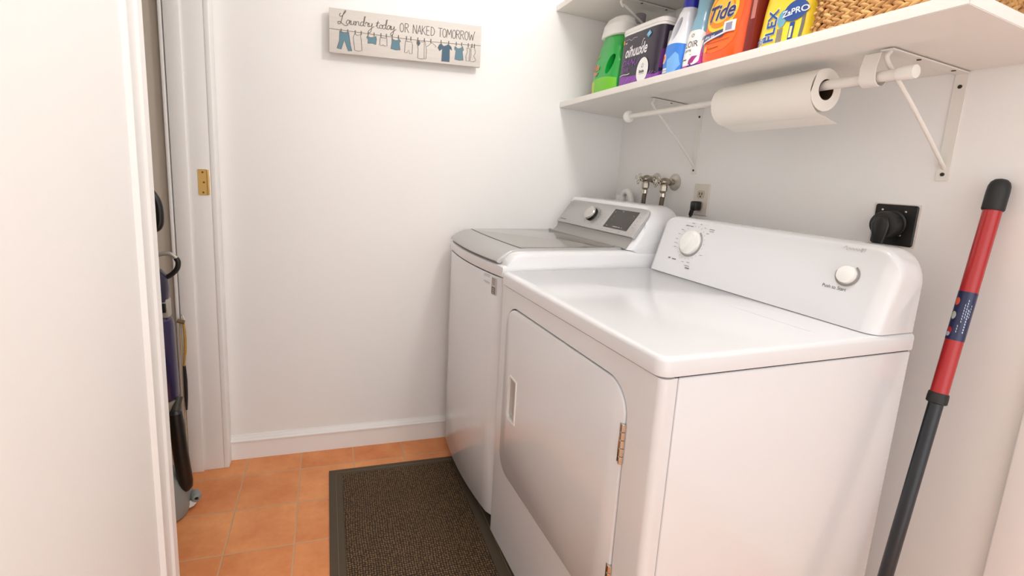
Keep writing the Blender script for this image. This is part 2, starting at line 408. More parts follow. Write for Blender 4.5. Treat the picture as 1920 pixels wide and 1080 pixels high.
M = console('c', YN+.003, YF-.008, .9165, 1.098, -.2765, -.222, -.150, .062, .05, ENAM, (DX, DY, 0), edge=.03, bow=.001)
con = obj('console', M, ENAM, d, smooth=50)
CN = Vector((-(1.098-.9165), 0, .0545)).normalized(); CU = Vector((.0545, 0, 1.098-.9165)).normalized()
def cf(u, v, t):  # u along +towards camera (-y), v up the console face from its foot
    p = Vector((-.2765, YF-.008, .9165))+CU*v+CN*(t+.0011)+Vector((0, -1, 0))*u
    return dl(*p)
# timer knob: y=-.757 z=1.025
ku, kv = .757-.605, .113
def knobobj(ku, kv, r, par, grip):
    o = Vector(cf(ku, kv, 0)); M = BM()
    M2 = BM(); K = 40; R = []
    for q, (rr, hh) in enumerate(((r+.0055, .0002), (r+.0055, .0022), (r+.002, .0022), (r+.002, .0002))):
        R.append([Vector(cf(ku+rr*cos(radians(-125+k*250/K-70)), kv+rr*sin(radians(-125+k*250/K-70)), hh)) for k in range(K+1)])
    rings(M2, R, caps=False, loop=False, closed=True); obj('knob_ring', M2, mat('ring_grey', (168, 163, 160), .3, .5), par)
    lathe(M, [(r, 0), (r*.99, .006), (r*.93, .010), (r*.6, .0125), (.001, .013)], o, CN, 36); k_ = obj('knob', M, PLW, par)
    if grip:
        M = BM(); a = radians(62); pts = []
        for s in (-1, -.8, -.4, 0, .4, .8, 1):
            pts.append(s)
        rs = []
        for s in pts:
            hw = .0155*sqrt(max(.05, 1-s*s*.85)); hh = .020-.004*s*s if abs(s) < 1 else .010
            cx, cy = ku+s*r*.97*cos(a), kv+s*r*.97*sin(a); nx, ny = -sin(a), cos(a)
            rs.append([cf(cx+nx*hw*q, cy+ny*hw*q, tt) for q, tt in ((-1.2, .004), (-.75, hh*.9), (-.3, hh), (.3, hh), (.75, hh*.9), (1.2, .004))])
        rings(M, rs); obj('grip', M, PLW, k_)
knobobj(ku, kv, .0395, con, True)
knobobj(1.2375-.605, .113, .0205, con, False)
M = BM()
for k in range(22):
    a = radians(-168+k*15.5); rr = .0530
    patch(M, ell(ku+rr*cos(a), kv+rr*sin(a), .0012, .0012, 8), cf, k=1)
for k, (a, L_) in enumerate(((200, .012), (188, .013), (176, .010), (160, .009), (145, .010), (125, .009), (105, .012), (75, .008), (55, .007), (35, .010), (-30, .013), (-75, .012), (-95, .010))):
    a = radians(a); rr = .0640
    ribbon(M, [(ku+rr*cos(a)-L_/2, kv+rr*sin(a)), (ku+rr*cos(a)+L_/2, kv+rr*sin(a))], cf, .0014)
for (u, v, L_, wd) in ((.085, .052, .010, .005), (.106, .051, .018, .004), (.168, .040, .022, .0018), (.172, .033, .018, .0045), (.124, .165, .034, .0017), (.216, .164, .020, .0014), (.216, .158, .018, .0014)):
    ribbon(M, [(u-L_/2, v), (u+L_/2, v)], cf, wd)
obj('dial_print', M, mat('dial_print', (140, 136, 132), .6), con)
M = BM(); text(M, 'Push to Start', cf, .0078, 1.219-.605, .0795, sx=.92, bold=0, res=6); obj('start_print', M, DGREY, con)
M = BM()
bz = spl2([(-.024, .0), (-.018, .006), (-.015, -.003), (-.010, .003), (-.007, -.002), (-.003, .003), (0, -.002), (.004, .003), (.007, -.002), (.010, .003), (.013, -.001), (.017, .006), (.016, -.004), (.020, .004), (.024, .004), (.022, -.003)])
ribbon(M, [(1.231-.605+a, .172+b_) for a, b_ in bz], cf, .0011); obj('logo_script', M, mat('logo_grey', (196, 191, 187), .4, .2), con)

# ------------------------------------------------------------ washer
WY0, WY1 = -.588, -.012; WYC = (WY0+WY1)/2; WX = -.45
wsh = thing('washing_machine', 'white top-loading washing machine with silver lid in the corner', 'washing machine', (WX, WYC, 0))
def wl(x, y, z): return (x-WX, y-WYC, z)
def bow(y, amp=.024):
    t = (y-WYC)/((WY1-WY0)/2); return -amp*(1-t*t)
def wplan(xf, xb, ins, z, amp=.024, r=.012):
    p = []
    y0, y1 = WY0+ins, WY1-ins; n = 18
    for k in range(n+1):
        y = y0+(y1-y0)*k/n; e = min(y-y0, y1-y); q = 0 if e > r else r-sqrt(r*r-(r-e)**2)
        p.append(wl(xf+ins+bow(y, amp)+q, y, z))
    p += [wl(xb-ins, y1, z), wl(xb-ins, y0, z)]
    return p
M = BM(); rings(M, [wplan(-.806, -.15, .004, .050), wplan(-.806, -.15, 0, .056), wplan(-.808, -.15, 0, .3), wplan(-.808, -.15, 0, .886), wplan(-.808, -.15, .002, .889)]); obj('cabinet', M, ENAM, wsh)
M = BM(); box(M, wl(-.775, WY0+.03, .015), wl(-.17, WY1-.03, .052)); obj('gap_shade_core', M, GAP_SHADE, wsh)  # dark block put in for the shade under the cabinet
M = BM(); box(M, wl(-.80, WY0+.012, .885), wl(-.17, WY1-.012, .9)); obj('seam_shade', M, GAP_SHADE, wsh)  # dark block standing in for shade in the seam below the top panel
for fx, fy in ((-.785, WY0+.03), (-.785, WY1-.04), (-.2, WY0+.03), (-.2, WY1-.04)):
    M = BM(); lathe(M, [(.018, 0), (.022, .003), (.022, .02), (.014, .03), (.014, .052)], wl(fx+(.075 if fx < -.5 else .03), fy, .0005), (0, 0, 1), 16); obj('foot', M, mat('foot_grey', (120, 112, 100), .5), wsh)
# top panel (side profile carried across the width)
def wtop(y0, y1, prof, sidex=1, endr=.012, n=26, lift=True):
    M = BM(); rs = []
    for k in range(n+1):
        t = k/n; t = .5-.5*cos(pi*t) if n > 4 else t
        y = y0+(y1-y0)*t; e = min(y-y0, y1-y); q = 0
        if e < endr: q = endr-sqrt(max(0, endr*endr-(endr-e)**2))
        rs.append([wl(x+(bow(y)*s), y, z-(q if z > .94 else q*.3 if z > .92 else 0)) for x, z, s in prof])
    rings(M, rs); return M
prof = [(-.806, .8935, 1), (-.808, .897, 1), (-.806, .9255, 1), (-.803, .9275, 1), (-.790, .9285, 1), (-.788, .943, .9), (-.765, .962, .8), (-.742, .9690, .6), (-.70, .9705, .3), (-.36, .9705, 0), (-.16, .966, 0), (-.15, .955, 0), (-.15, .8935, 0)]
M = wtop(WY0, WY1, prof, endr=.016); obj('top_panel', M, ENAM, wsh, smooth=50)
prof = [(-.797, .9335, 1), (-.8045, .9345, 1), (-.8085, .9385, 1), (-.804, .946, 1), (-.790, .956, .95), (-.772, .967, .8), (-.752, .9745, .6), (-.725, .977, .4), (-.70, .9775, .3), (-.352, .9775, 0), (-.350, .9765, 0), (-.350, .968, 0), (-.70, .968, .3), (-.76, .960, .7)]
M = wtop(WY0+.036, WY1-.014, prof, endr=.004); lid = obj('lid', M, SIL, wsh, smooth=50)
M = BM(); rs = []
def gl(z, ins):
    p = []
    for k in range(17):
        y = WY0+.052+ins+(WY1-.030-WY0-.052-2*ins)*k/16; p.append(wl(-.722+ins+bow(y)*.45, y, z))
    p += [wl(-.372-ins, WY1-.030-ins, z), wl(-.372-ins, WY0+.052+ins, z)]
    return p
rings(M, [gl(.9772, 0), gl(.9782, 0), gl(.9785, .002)]); obj('lid_glass', M, mat('lid_glass', (132, 124, 115), .07, coat=.5), lid)
M = BM(); rings(M, [gl(.9771, -.0035), gl(.97795, -.0035), gl(.97795, -.0005), gl(.9771, -.0005)], closed=True); obj('lid_gap_line', M, mat('gap_line_grey', (92, 86, 80), .4), lid)  # thin dark border drawn as the frame gap around the glass
M = BM(); tube(M, [wl(-.364, y, .9785) for y in (WY0+.06, WY1-.03)], .0035, 8); obj('lid_hinge_bar', M, SIL2, lid)
# console
M = console('w', WY0+.002, WY1-.002, .9725, 1.1235, -.346, -.246, -.135, .085, .03, ENAM, (WX, WYC, 0), edge=.03, bow=.0, front_r=.018, zfoot=.955)
wc = obj('console', M, ENAM, wsh, smooth=55)
P0 = Vector((-.346, 0, .9725)); PU = Vector((.100, 0, .151)).normalized(); PN = Vector((-.151, 0, .100)).normalized()
def wf(u, v, t):  # u from far end towards camera, v up the slanted face
    p = P0+PU*v+PN*t; return wl(p.x, WY1-.03-u, p.z)
PW = .538
def wg(u, v, t): return wf(u, v, t+.0085*(1-min(1, max(0, (v-.0435)/.1185))))
M = BM(); rings(M, [[wf(u, v, .0005) for u, v in rrect(.004, .044, PW, .162, (.025, .022, .001, .001), 8)], [wg(u, v, .0048) for u, v in rrect(.004, .0435, PW, .162, (.025, .022, .001, .001), 8)], [wg(u, v, .006) for u, v in rrect(.006, .045, PW-.002, .160, (.024, .021, .001, .001), 8)]])
cp = obj('control_panel', M, SIL, wc)
M = BM(); rs = []
for k in range(9):
    t = k/8; v = .002+t*.043; dep = .0045*(1-sin(pi*min(1, t*1.0)))+.0008
    rs.append((v, dep))
rings(M, [[wf(.004+(.003 if e_ else 0), v, 0) for v, dep in rs]+[wf(.004+(.003 if e_ else 0), v, dep) for v, dep in rs[::-1]] for e_ in (0, 1)]+[[wf(PW-.012, v, 0) for v, dep in rs]+[wf(PW-.012, v, dep) for v, dep in rs[::-1]]])
obj('panel_cove', M, SIL2, wc)
ku2, kv2 = .232, .103
M = BM(); lathe(M, [(.036, 0), (.036, .001), (.033, .002)], wg(ku2, kv2, .006), PN, 40); kb = obj('knob_base', M, SIL2, cp)
M = BM(); rs = []
lathe(M, [(.0275, .001), (.0275, .013), (.0265, .014)], wg(ku2, kv2, .006), PN, 40)
for k in range(20):
    a = 2*pi*k/20; box(M, (-.0007, .0272, .003), (.0007, .0283, .013), mtx=Matrix.Translation(wg(ku2, kv2, .006)) @ Matrix((( -0.0, 0, PN.x, 0), (-1, 0, 0, 0), (0, PU.z*0+1*0, PN.z, 0), (0, 0, 0, 1))).to_3x3().to_4x4() if False else Matrix.Translation(wg(ku2, kv2, .006)) @ Vector((0, 0, 1)).rotation_difference(PN).to_matrix().to_4x4() @ Matrix.Rotation(a, 4, 'Z'))
obj('knob_grip', M, mat('knob_black', (44, 40, 36), .25, .3), kb)
M = BM(); lathe(M, [(.0262, .014), (.028, .015), (.028, .020), (.0265, .022), (.001, .0225)], wg(ku2, kv2, .006), PN, 40); obj('knob_cap', M, mat('knob_cap', (206, 203, 199), .22, .7), kb)
M = BM(); prism(M, [(.345, .062), (.489, .062), (.489, .145), (.345, .145)], wg, .0062, .0072); scr = obj('display', M, SCR, cp)
M = BM()
for (u, v, L_, wd) in ((.357, .068, .0, .0), (.373, .070, .030, .0028), (.397, .070, .012, .0028), (.412, .070, .004, .0035), (.317, .132, .003, .003), (.360, .138, .008, .0014), (.326, .112, .002, .002), (.326, .098, .002, .002), (.432, .126, .003, .002), (.322, .070, .010, .0016)):
    if L_: ribbon(M, [(u+.042-L_/2, v), (u+.042+L_/2, v)], wg, wd, t=.0078)
obj('display_text', M, mat('display_text', (190, 184, 176), .5), scr)
M = BM()
for k in range(9):
    a = radians(105+k*17); ribbon(M, [(ku2+.043*cos(a)-.002, kv2+.040*sin(a)), (ku2+.043*cos(a)+.002, kv2+.040*sin(a))], wg, .0022, t=.0066)
for k in range(8):
    a = radians(-75+k*17); ribbon(M, [(ku2+.046*cos(a)-.003, kv2+.042*sin(a)), (ku2+.048*cos(a)+.004, kv2+.042*sin(a))], wg, .0014, t=.0066)
text(M, 'o', wg, .006, .318, .150, t=.0066)
for (u, v) in ((.320, .100), (.316, .088), (.312, .076), (.304, .066), (.508, .124), (.508, .108), (.508, .094), (.508, .080), (.35, .052), (.38, .052), (.41, .052)):
    ribbon(M, [(u-.004, v), (u+.004, v)], wg, .0013, t=.0066)
text(M, 'OK', wg, .005, .455, .052, t=.0066, bold=.01)
ribbon(M, [(.022, .060), (.070, .060)], wg, .0042, t=.0066); ribbon(M, [(.022, .140), (.030, .150), (.038, .140), (.030, .134), (.026, .139)], wg, .0008, t=.0066)
obj('panel_print', M, mat('panel_print', (128, 122, 116), .5), cp)
# stickers on the cabinet front
def sf(u, v, t): # u = distance towards camera from WY1, v = z
    y = WY1-u; return wl(-.8087+bow(y)-t-.0004, y, v)
ucen = .5315
M = BM(); patch(M, dense(rrect(ucen-.016, .826, ucen+.016, .884, .004), 2), sf, k=6, t=.0003); st = obj('energy_sticker', M, mat('sticker_grey', (196, 190, 184), .4), wsh)
M = BM(); patch(M, dense(rrect(ucen-.0125, .830, ucen+.0105, .852, .001), 2), sf, k=4, t=.0008)
for q in range(4): ribbon(M, [(ucen-.012+q*.001, .878-q*.0055), (ucen-.006+q*.003, .878-q*.0055), (ucen+.008, .878-q*.0055)], sf, .0018, t=.0008)
obj('sticker_print', M, mat('sticker_print', (116, 110, 106), .5), st)
M = BM()
for q in range(3): ribbon(M, [(ucen-.009, .834+q*.006), (ucen, .834+q*.006), (ucen+.007, .834+q*.006)], sf, .0018, t=.0012)
obj('sticker_text', M, mat('sticker_text', (208, 203, 198), .5), st)
M = BM()
for (u0, u1, v) in ((ucen-.068, ucen-.025, .884), (ucen-.064, ucen-.030, .879), (ucen-.067, ucen-.028, .860), (ucen-.060, ucen-.026, .856)):
    ribbon(M, [(u0+(u1-u0)*k/6, v) for k in range(7)], sf, .0012, t=.0004)
ribbon(M, [(ucen-.069, .884), (ucen-.069, .873)], sf, .001, t=.0004); ribbon(M, [(ucen-.068, .862), (ucen-.066, .860), (ucen-.068, .858)], sf, .002, t=.0004)
obj('printed_lines', M, mat('line_print', (168, 162, 156), .5), wsh)

# ------------------------------------------------------------ shelves
def shelf(name, label, F0, F1, W1, W0, th):
    M = BM(); b = [Vector(p) for p in (F0, F1, W1, W0)]
    t = [p+Vector((0, 0, th)) for p in b]; rings(M, [b, t])
    bmesh.ops.bevel(M, geom=M.edges[:], offset=.0012, segments=2, affect='EDGES')
    o = obj(name, M, SHELF); tag(o, label, 'shelf'); return o
SF0, SF1, SW1, SW0 = Vector((-.3195, .026, 1.5057)), Vector((-.385, -1.4415, 1.5168)), Vector((-.0005, -1.425, 1.483)), Vector((-.0005, .010, 1.4795))
shelf('wall_shelf', 'long white wall shelf holding the laundry supplies', SF0, SF1, SW1, SW0, .0225)
UF0, UF1, UW1, UW0 = Vector((-.3650, .028, 1.895)), Vector((-.43, -1.43, 1.905)), Vector((-.0005, -1.425, 1.872)), Vector((-.0005, .010, 1.868))
shelf('wall_shelf', 'upper white wall shelf, only its far underside in view', UF0, UF1, UW1, UW0, .0225)
def shz(x, y, top=True, up=False):
    a0, a1, b1, b0 = (UF0, UF1, UW1, UW0) if up else (SF0, SF1, SW1, SW0)
    t = -y/1.44; xf = a0.x+(a1.x-a0.x)*t; zf = a0.z+(a1.z-a0.z)*t; zw = b0.z+(b1.z-b0.z)*t
    return zw+(zf-zw)*x/xf+(.0225 if top else 0)
TILT = math.atan2(SF0.z-SW0.z, .32)

def bracket(label, y, xt, zl, up=False, hook=False, wd=.024, name='shelf_bracket'):
    """steel bracket: wall leg, arm under the shelf, diagonal brace"""
    zt = shz(0, y, False, up)-.0025
    b = thing(name, label, 'bracket', (0, y, zl), group=None)
    L_ = zt-zl; ztip = shz(xt, y, False, up)-.003-zl
    M = BM(); h = wd/2
    prism(M, rrect(-h, 0, h, L_, .003, 3), lambda u, v, t: (t, u, v), -.0032, -.0002); leg = obj('wall_leg', M, BRK, b)
    M = BM(); ax = Vector((xt, 0, ztip-L_)); 
    rings(M, [[Vector((-.002, -h, L_)), Vector((-.002, h, L_)), Vector((-.002, h, L_-.003)), Vector((-.002, -h, L_-.003))],
              [Vector((xt, -h, ztip)), Vector((xt, h, ztip)), Vector((xt, h, ztip-.003)), Vector((xt, -h, ztip-.003))]])
    # side flanges of the channel
    arm = obj('arm', M, BRK, b)
    M = BM(); pts = spline([(xt+.012, 0, ztip-.004), (xt+.004, 0, ztip-.016), (xt+.016, 0, ztip-.032), (xt*.90, 0, .032+(ztip-.032)*.83), (xt*.5, 0, .032+(ztip-.032)*.47), (-.008, 0, .034), (-.004, 0, .030)], 6)
    tube(M, pts, .0045, 10); obj('brace', M, BRK, b)
    sc = mat('screw_dark', (70, 62, 56), .4, .7)
    for z in (.014, L_-.030):
        M = BM(); lathe(M, [(.0042, 0), (.0042, .0015), (.001, .0022)], (-.003, 0, z), (-1, 0, 0), 12); obj('screw', M, sc, leg)
    for q in (.16, .62):
        p = Vector((xt*q, 0, L_+(ztip-L_)*q-.003)); M = BM(); lathe(M, [(.0042, 0), (.0042, .0015), (.001, .002)], p+Vector((0, -.003, 0)), (0, 0, -1), 12); obj('screw', M, sc, arm)
    if hook:
        rx, ry, rz = hook; rz -= zl; ry -= y
        M = BM(); R = .019
        pts = [(xt+.004, ztip-.002), (xt-.004, ztip-.006), (rx-R-.001, rz+R*.9)] + [(rx-R*cos(radians(k)), rz-R*sin(radians(k))) for k in range(0, 181, 20)]
        rs = []
        for px, pz in pts: rs.append([(px, ry-.016, pz), (px, ry+.016, pz), (px+.0025, ry+.016, pz+.001), (px+.0025, ry-.016, pz+.001)])
        rings(M, rs); obj('rod_hook', M, BRK, b)
    return b
ROD0, ROD1 = Vector((-.25, -.388, 1.4385)), Vector((-.25, -1.2997, 1.4497))
def rodz(y): return ROD0.z+(ROD1.z-ROD0.z)*(y-ROD0.y)/(ROD1.y-ROD0.y)
bracket('white shelf bracket by the valves, under the lower shelf', -.4665, -.222, 1.2395)
bracket('white shelf bracket nearest the camera with a rod hook', -1.2455, -.258, 1.2425, hook=(-.25, -1.222, rodz(-1.222)))
bracket('white bracket under the upper shelf behind the bottles', -.262, -.25, 1.68, up=True)
# hanging rod
rd = thing('hanging_rod', 'white metal rod hung below the lower shelf, running through the paper towel roll', 'rod', (ROD0.x, ROD0.y, ROD0.z))
dd = ROD1-ROD0
M = BM(); tube(M, [(0, 0, 0), dd*.62], .0090, 20); tube(M, [dd*.60, dd], .0110, 20); obj('tube', M, BRK, rd)
M = BM(); u_ = dd.normalized()
lathe(M, [(.0105, -.03), (.0130, -.0285), (.0142, -.004), (.0130, .002), (.001, .003)], dd, u_, 24); obj('end_cap', M, PLW, rd)
M = BM(); lathe(M, [(.0095, .004), (.0165, .001), (.0215, -.003), (.0215, -.010), (.016, -.014), (.001, -.014)], (0, 0, 0), u_, 24)
obj('end_flange', M, PLW, rd)
# paper towel roll
RY0, RY1 = -.832, -1.121; RRr = .048; RI = .0215
def rzz(y): return rodz(y)+.0117-RI
pr = thing('paper_towel_roll', 'white paper towel roll hanging on the rod with a loose sheet end', 'paper towel roll', (-.25, (RY0+RY1)/2, rzz((RY0+RY1)/2)))
yc = (RY0+RY1)/2; RL = .147; sl = Matrix.Rotation(math.atan2(dd.z, -dd.y)*-1, 4, 'X')
M = BM()
def ringr(r, y, n=48): return [sl @ Vector((r*cos(2*pi*k/n), y, r*sin(2*pi*k/n))) for k in range(n)]
rings(M, [ringr(.0235, -RL), ringr(RRr-.002, -RL-.0006), ringr(RRr, -RL+.001), ringr(RRr, RL-.001), ringr(RRr-.002, RL+.0006), ringr(.0235, RL)], closed=True)
obj('paper', M, PAPER, pr)
M = BM(); rings(M, [ringr(RI, -RL), ringr(.0234, -RL), ringr(.0234, RL), ringr(RI, RL)], closed=True); obj('core', M, CARD, pr)
M = BM(); L1 = []; 
for k in range(22):
    a = radians(140+k*6.5); r = RRr+.0008+.00002*k*k*1.2
    L1.append((r*cos(a), r*sin(a)))
px, pz = L1[-1]
for k in range(1, 7): L1.append((px+.006*k+.0002*k*k, pz-.0015*k-.0008*k))
o2 = [(x*1.0, z-.0007) for x, z in L1]
rings(M, [[sl @ Vector((x, y, z)) for x, z in L1+o2[::-1]] for y in (-RL-.001, -RL/2, 0, RL/2, RL)]); obj('loose_sheet', M, PAPER, pr)

# ------------------------------------------------------------ things on the shelf
def body(secs, n=56, m=44):
    """secs: (z, half width y, half depth x, exponent, y shift); smooth loft; returns bmesh and sampler"""
    zs = [s[0] for s in secs]
    def samp(z):
        i = 0
        while i < len(secs)-2 and z > zs[i+1]: i += 1
        a, b = secs[i], secs[i+1]; t = max(0, min(1, (z-a[0])/(b[0]-a[0]))); t = t*t*(3-2*t)*.6+t*.4
        return [a[k]+(b[k]-a[k])*t for k in range(1, 5)]
    M = BM(); rs = []
    zz = sorted(set([zs[0]+(zs[-1]-zs[0])*k/m for k in range(m+1)]+zs))
    for z in zz:
        hw, hd, e, sy = samp(z)
        rs.append([(-hd*math.copysign(abs(cos(q))**(2/e), cos(q)), sy+hw*math.copysign(abs(sin(q))**(2/e), sin(q)), z) for q in [2*pi*k/n for k in range(n)]])
    rings(M, rs)
    def f(u, v, t):   # u towards camera (-y), v height; on the front (-x) face
        hw, hd, e, sy = samp(v); k = max(-.999, min(.999, (-u-sy)/hw))
        return Vector((-hd*(1-abs(k)**e)**(1/e)-t-.0004, -u, v))
    def g(u, v, t):   # on the near (-y) side, u towards +x
        hw, hd, e, sy = samp(v); k = max(-.999, min(.999, u/hd))
        return Vector((u, sy-hw*(1-abs(k)**e)**(1/e)-t-.0004, v))
    return M, f, g
def place(name, label, cat, x, y, rz=0):
    return thing(name, label, cat, (x, y, shz(x, y)+.0012), (0, TILT, rz))
def strip(M, f, u0, u1, v0, v1, t=.0003, n=16, m=10, mi=0):
    rs = [[f(u0+(u1-u0)*i/n, (v0(u0+(u1-u0)*i/n) if callable(v0) else v0)+((v1(u0+(u1-u0)*i/n) if callable(v1) else v1)-(v0(u0+(u1-u0)*i/n) if callable(v0) else v0))*j/m, t) for i in range(n+1)] for j in range(m+1)]
    rings(M, rs, caps=False, loop=False, mi=mi)
def blob(M, f, pts, mi=0, t=.0006, k=4): patch(M, dense(pts, 3), f, mi, t, k)

# green jug with large white cap
gx, gy = -.247, -.238
t_ = place('detergent_jug', 'green detergent jug with a big white cap at the shelf corner', 'detergent', gx, gy)
M, f, g = body([(0, .070, .042, 2.6, .0), (.006, .082, .050, 2.8, 0), (.05, .086, .052, 3, 0), (.12, .083, .050, 3, 0), (.17, .072, .046, 2.8, .002), (.205, .064, .042, 2.4, .002), (.222, .062, .040, 2.2, .002)])
gb = obj('bottle', M, mat('green_plastic', (20, 165, 60), .3, coat=.4), t_, smooth=60)
M = BM(); tube(M, [(-.1, -.046, .105), (.1, -.046, .105)], 1, 4)
M.free(); M = BM(); rings(M, [[(x, -.044+.017*cos(q)-.010*sin(q), .110+.036*sin(q)) for q in [2*pi*k/20 for k in range(20)]] for x in (-.12, .12)]); cut(gb, M)
M = BM(); strip(M, f, -.080, .080, .004, lambda u: .055+.010*sin((u+.08)*18), t=.0008, n=24, m=6)
obj('lower_label', M, mat('lime_label', (118, 200, 50), .35), gb)
M = BM(); strip(M, f, -.078, -.035, .012, .052, t=.0014, n=8, m=6); obj('yellow_badge', M, mat('lime_yellow', (196, 210, 80), .4), gb)
M = BM(); blob(M, f, ell(-.066, .024, .006, .008, 10), t=.002); obj('badge_fruit', M, mat('ochre', (150, 130, 30), .5), gb)
M = BM(); text(M, 'Gain', f, .020, -.046, .107, shear=.2, bold=.06, t=.002); text(M, 'flings', f, .014, -.044, .085, shear=.2, bold=.05, t=.002)
obj('name_outline', M, mat('cream_print', (236, 232, 200), .5), gb)
M = BM(); text(M, 'Gain', f, .020, -.046, .107, shear=.2, bold=.015, t=.003); text(M, 'flings', f, .014, -.044, .085, shear=.2, bold=.0, t=.003)
obj('name_print', M, mat('orange_red', (226, 88, 40), .5), gb)
M = BM(); ribbon(M, spl2([(-.060, .140), (-.045, .146), (-.030, .148)]), f, .006, t=.0015); obj('leaf_print', M, mat('gold_print', (190, 160, 30), .5), gb)
M, f, g = body([(.220, .068, .046, 2.6, .0), (.223, .074, .048, 2.8, .0), (.262, .070, .046, 2.8, -.003), (.284, .060, .038, 2.6, -.005), (.294, .044, .026, 2.4, -.006)], m=24)
obj('cap', M, PLW, t_, smooth=60)
# grey ribbed cap bottle behind
t_ = place('small_bottle', 'narrow bottle with ribbed grey cap, behind the green jug and black tub', 'bottle', -.140, -.205)
M = BM(); lathe(M, [(.026, 0), (.030, .004), (.030, .270), (.020, .293), (.016, .300), (.016, .31)], (0, 0, 0), (0, 0, 1), 28); obj('bottle', M, PLW, t_)
M = BM(); rs = []
for z in (.302, .338, .341):
    rr = .021 if z < .339 else .019
    rs.append([((rr+.0009*(k % 2))*cos(2*pi*k/56), (rr+.0009*(k % 2))*sin(2*pi*k/56), z) for k in range(56)])
rings(M, rs); obj('ribbed_cap', M, mat('grey_cap', (150, 146, 150), .35, .3), t_, smooth=20)

# black and purple tub
t_ = place('supply_tub', 'white tub with black and purple label beside the green jug', 'tub', -.258, -.4560)
M, f, g = body([(0, .098, .034, 5, 0), (.006, .105, .038, 5, 0), (.10, .109, .040, 5.5, 0), (.194, .112, .042, 5.5, 0), (.198, .112, .042, 5.5, 0)])
tb = obj('tub', M, PLW, t_, smooth=60)
M = BM()
def tubring(z, k, ft=1):
    return [(-.042*k*math.copysign(abs(cos(q))**(2/5.5), cos(q)), .112*k*math.copysign(abs(sin(q))**(2/5.5), sin(q)), z) for q in [2*pi*j/56 for j in range(56)]]
rings(M, [tubring(.194, 1.0), tubring(.195, 1.025), tubring(.205, 1.03), tubring(.210, 1.0), tubring(.2115, .95)]); obj('lid', M, PLW, t_, smooth=50)
BLKL = mat('black_label', (34, 22, 44), .35, coat=.3); PUR = mat('purple_label', (132, 60, 160), .4)
M = BM(); nu = 26; K = 60
# label wraps the front and near side of the tub
def wrap(s, v, t):
    """s: 0 far edge of the front .. 1 front near corner region .. 1.35 near side"""
    q = radians(84)-s*radians(168); 
    hw, hd = .1055+.0035*min(1, v/.1)+.003*max(0, (v-.1)/.094), .0382+.002*min(1, v/.1)+.002*max(0, (v-.1)/.094)
    e = 5.3
    c_, s_ = cos(q), sin(q)
    x = -(hd+.0008+t)*math.copysign(abs(c_)**(2/e), c_); y = (hw+.0008+t)*math.copysign(abs(s_)**(2/e), s_)
    return (x, y, v)
rings(M, [[wrap(i/K*1.5, .010+(.186-.010)*j/6, 0) for i in range(2, K+1)] for j in range(7)], caps=False, loop=False); lb = obj('label', M, BLKL, tb, smooth=50)
M = BM(); rings(M, [[wrap(i/K*1.5, .010+((.040+.010*sin(i*.16))-.010)*j/4, .0006) for i in range(2, K+1)] for j in range(5)], caps=False, loop=False); obj('purple_band', M, PUR, lb, smooth=50)
M = BM()
random.seed(2)
for k in range(26):
    u = -.10+k*.007+random.uniform(-.003, .003); ribbon(M, [(u, .013+random.uniform(0, .004)), (u+.010, .026), (u+.024, .040+random.uniform(-.004, .004))], f, .0009, t=.0022)
obj('grass_print', M, mat('lilac', (190, 130, 215), .5), lb)
M = BM(); ribbon(M, spl2([(-.098, .048), (-.07, .050), (-.045, .048), (-.03, .050)]), f, .0022, t=.0025)
text(M, 'oihuuxle', f, .0370, -.012, .124, shear=.22, bold=.02, t=.0018, sx=.66)
ribbon(M, spl2([(-.080, .168), (-.060, .171), (-.045, .164), (-.030, .170), (-.012, .168)]), f, .0007, t=.0022)
ribbon(M, spl2([(.018, .134), (.022, .151), (.026, .156), (.030, .155)]), f, .0016, t=.0022)
text(M, 'ou', f, .008, -.074, .160, shear=.1, t=.0022, bold=.02)
obj('white_lettering', M, mat('label_white', (240, 236, 240), .5), lb)
M = BM(); text(M, 'DAN', f, .018, -.050, .088, shear=.45, bold=-.005, t=.0022, sx=1.25); text(M, 'Daily', f, .013, -.060, .066, shear=.4, bold=-.005, t=.0022, sx=1.1)
ribbon(M, spl2([(-.02, .072), (-.012, .088), (-.006, .074), (.004, .082), (.016, .096)]), f, .0016, t=.0022); obj('purple_lettering', M, mat('purple_script', (150, 70, 190), .5), lb)
M = BM(); blob(M, f, ell(.040, .050, .030, .042, 24), t=.0030, k=6); ov = obj('oval_patch', M, PLW, lb)
M = BM(); text(M, 'Sizzle', f, .0085, .038, .046, bold=.03, t=.004); 
ribbon(M, [(.035, .060), (.037, .068), (.041, .072), (.045, .068), (.044, .060), (.035, .060)], f, .0012, t=.004); ribbon(M, [(.024, .038), (.052, .038)], f, .0008, t=.004); obj('oval_print', M, DGREY, ov)
M = BM(); blob(M, f, [(.038, .164), (.052, .178), (.064, .166), (.050, .154)], t=.0025, k=5); obj('blue_diamond', M, mat('sky_blue', (90, 180, 220), .4), lb)
M = BM(); ribbon(M, [(.044, .166), (.051, .171), (.056, .165), (.050, .161)], f, .002, t=.0032); obj('diamond_print', M, PLW, lb)
M = BM(); blob(M, f, ell(-.088, .164, .006, .008, 10), t=.0025); obj('orange_spot', M, mat('orange_spot', (230, 150, 60), .5), lb)
M = BM(); blob(M, g, rrect(-.014, .120, .000, .168, .006), t=.0026, k=4); obj('side_badge', M, mat('badge_grey', (178, 176, 172), .5), lb)
M = BM(); rings(M, [[g(u, v, .0026) for u in (-.03, -.02, -.01, 0, .02)] for v in (.05, .08, .11)], caps=False, loop=False); obj('side_purple', M, mat('deep_purple', (92, 30, 98), .5), lb)

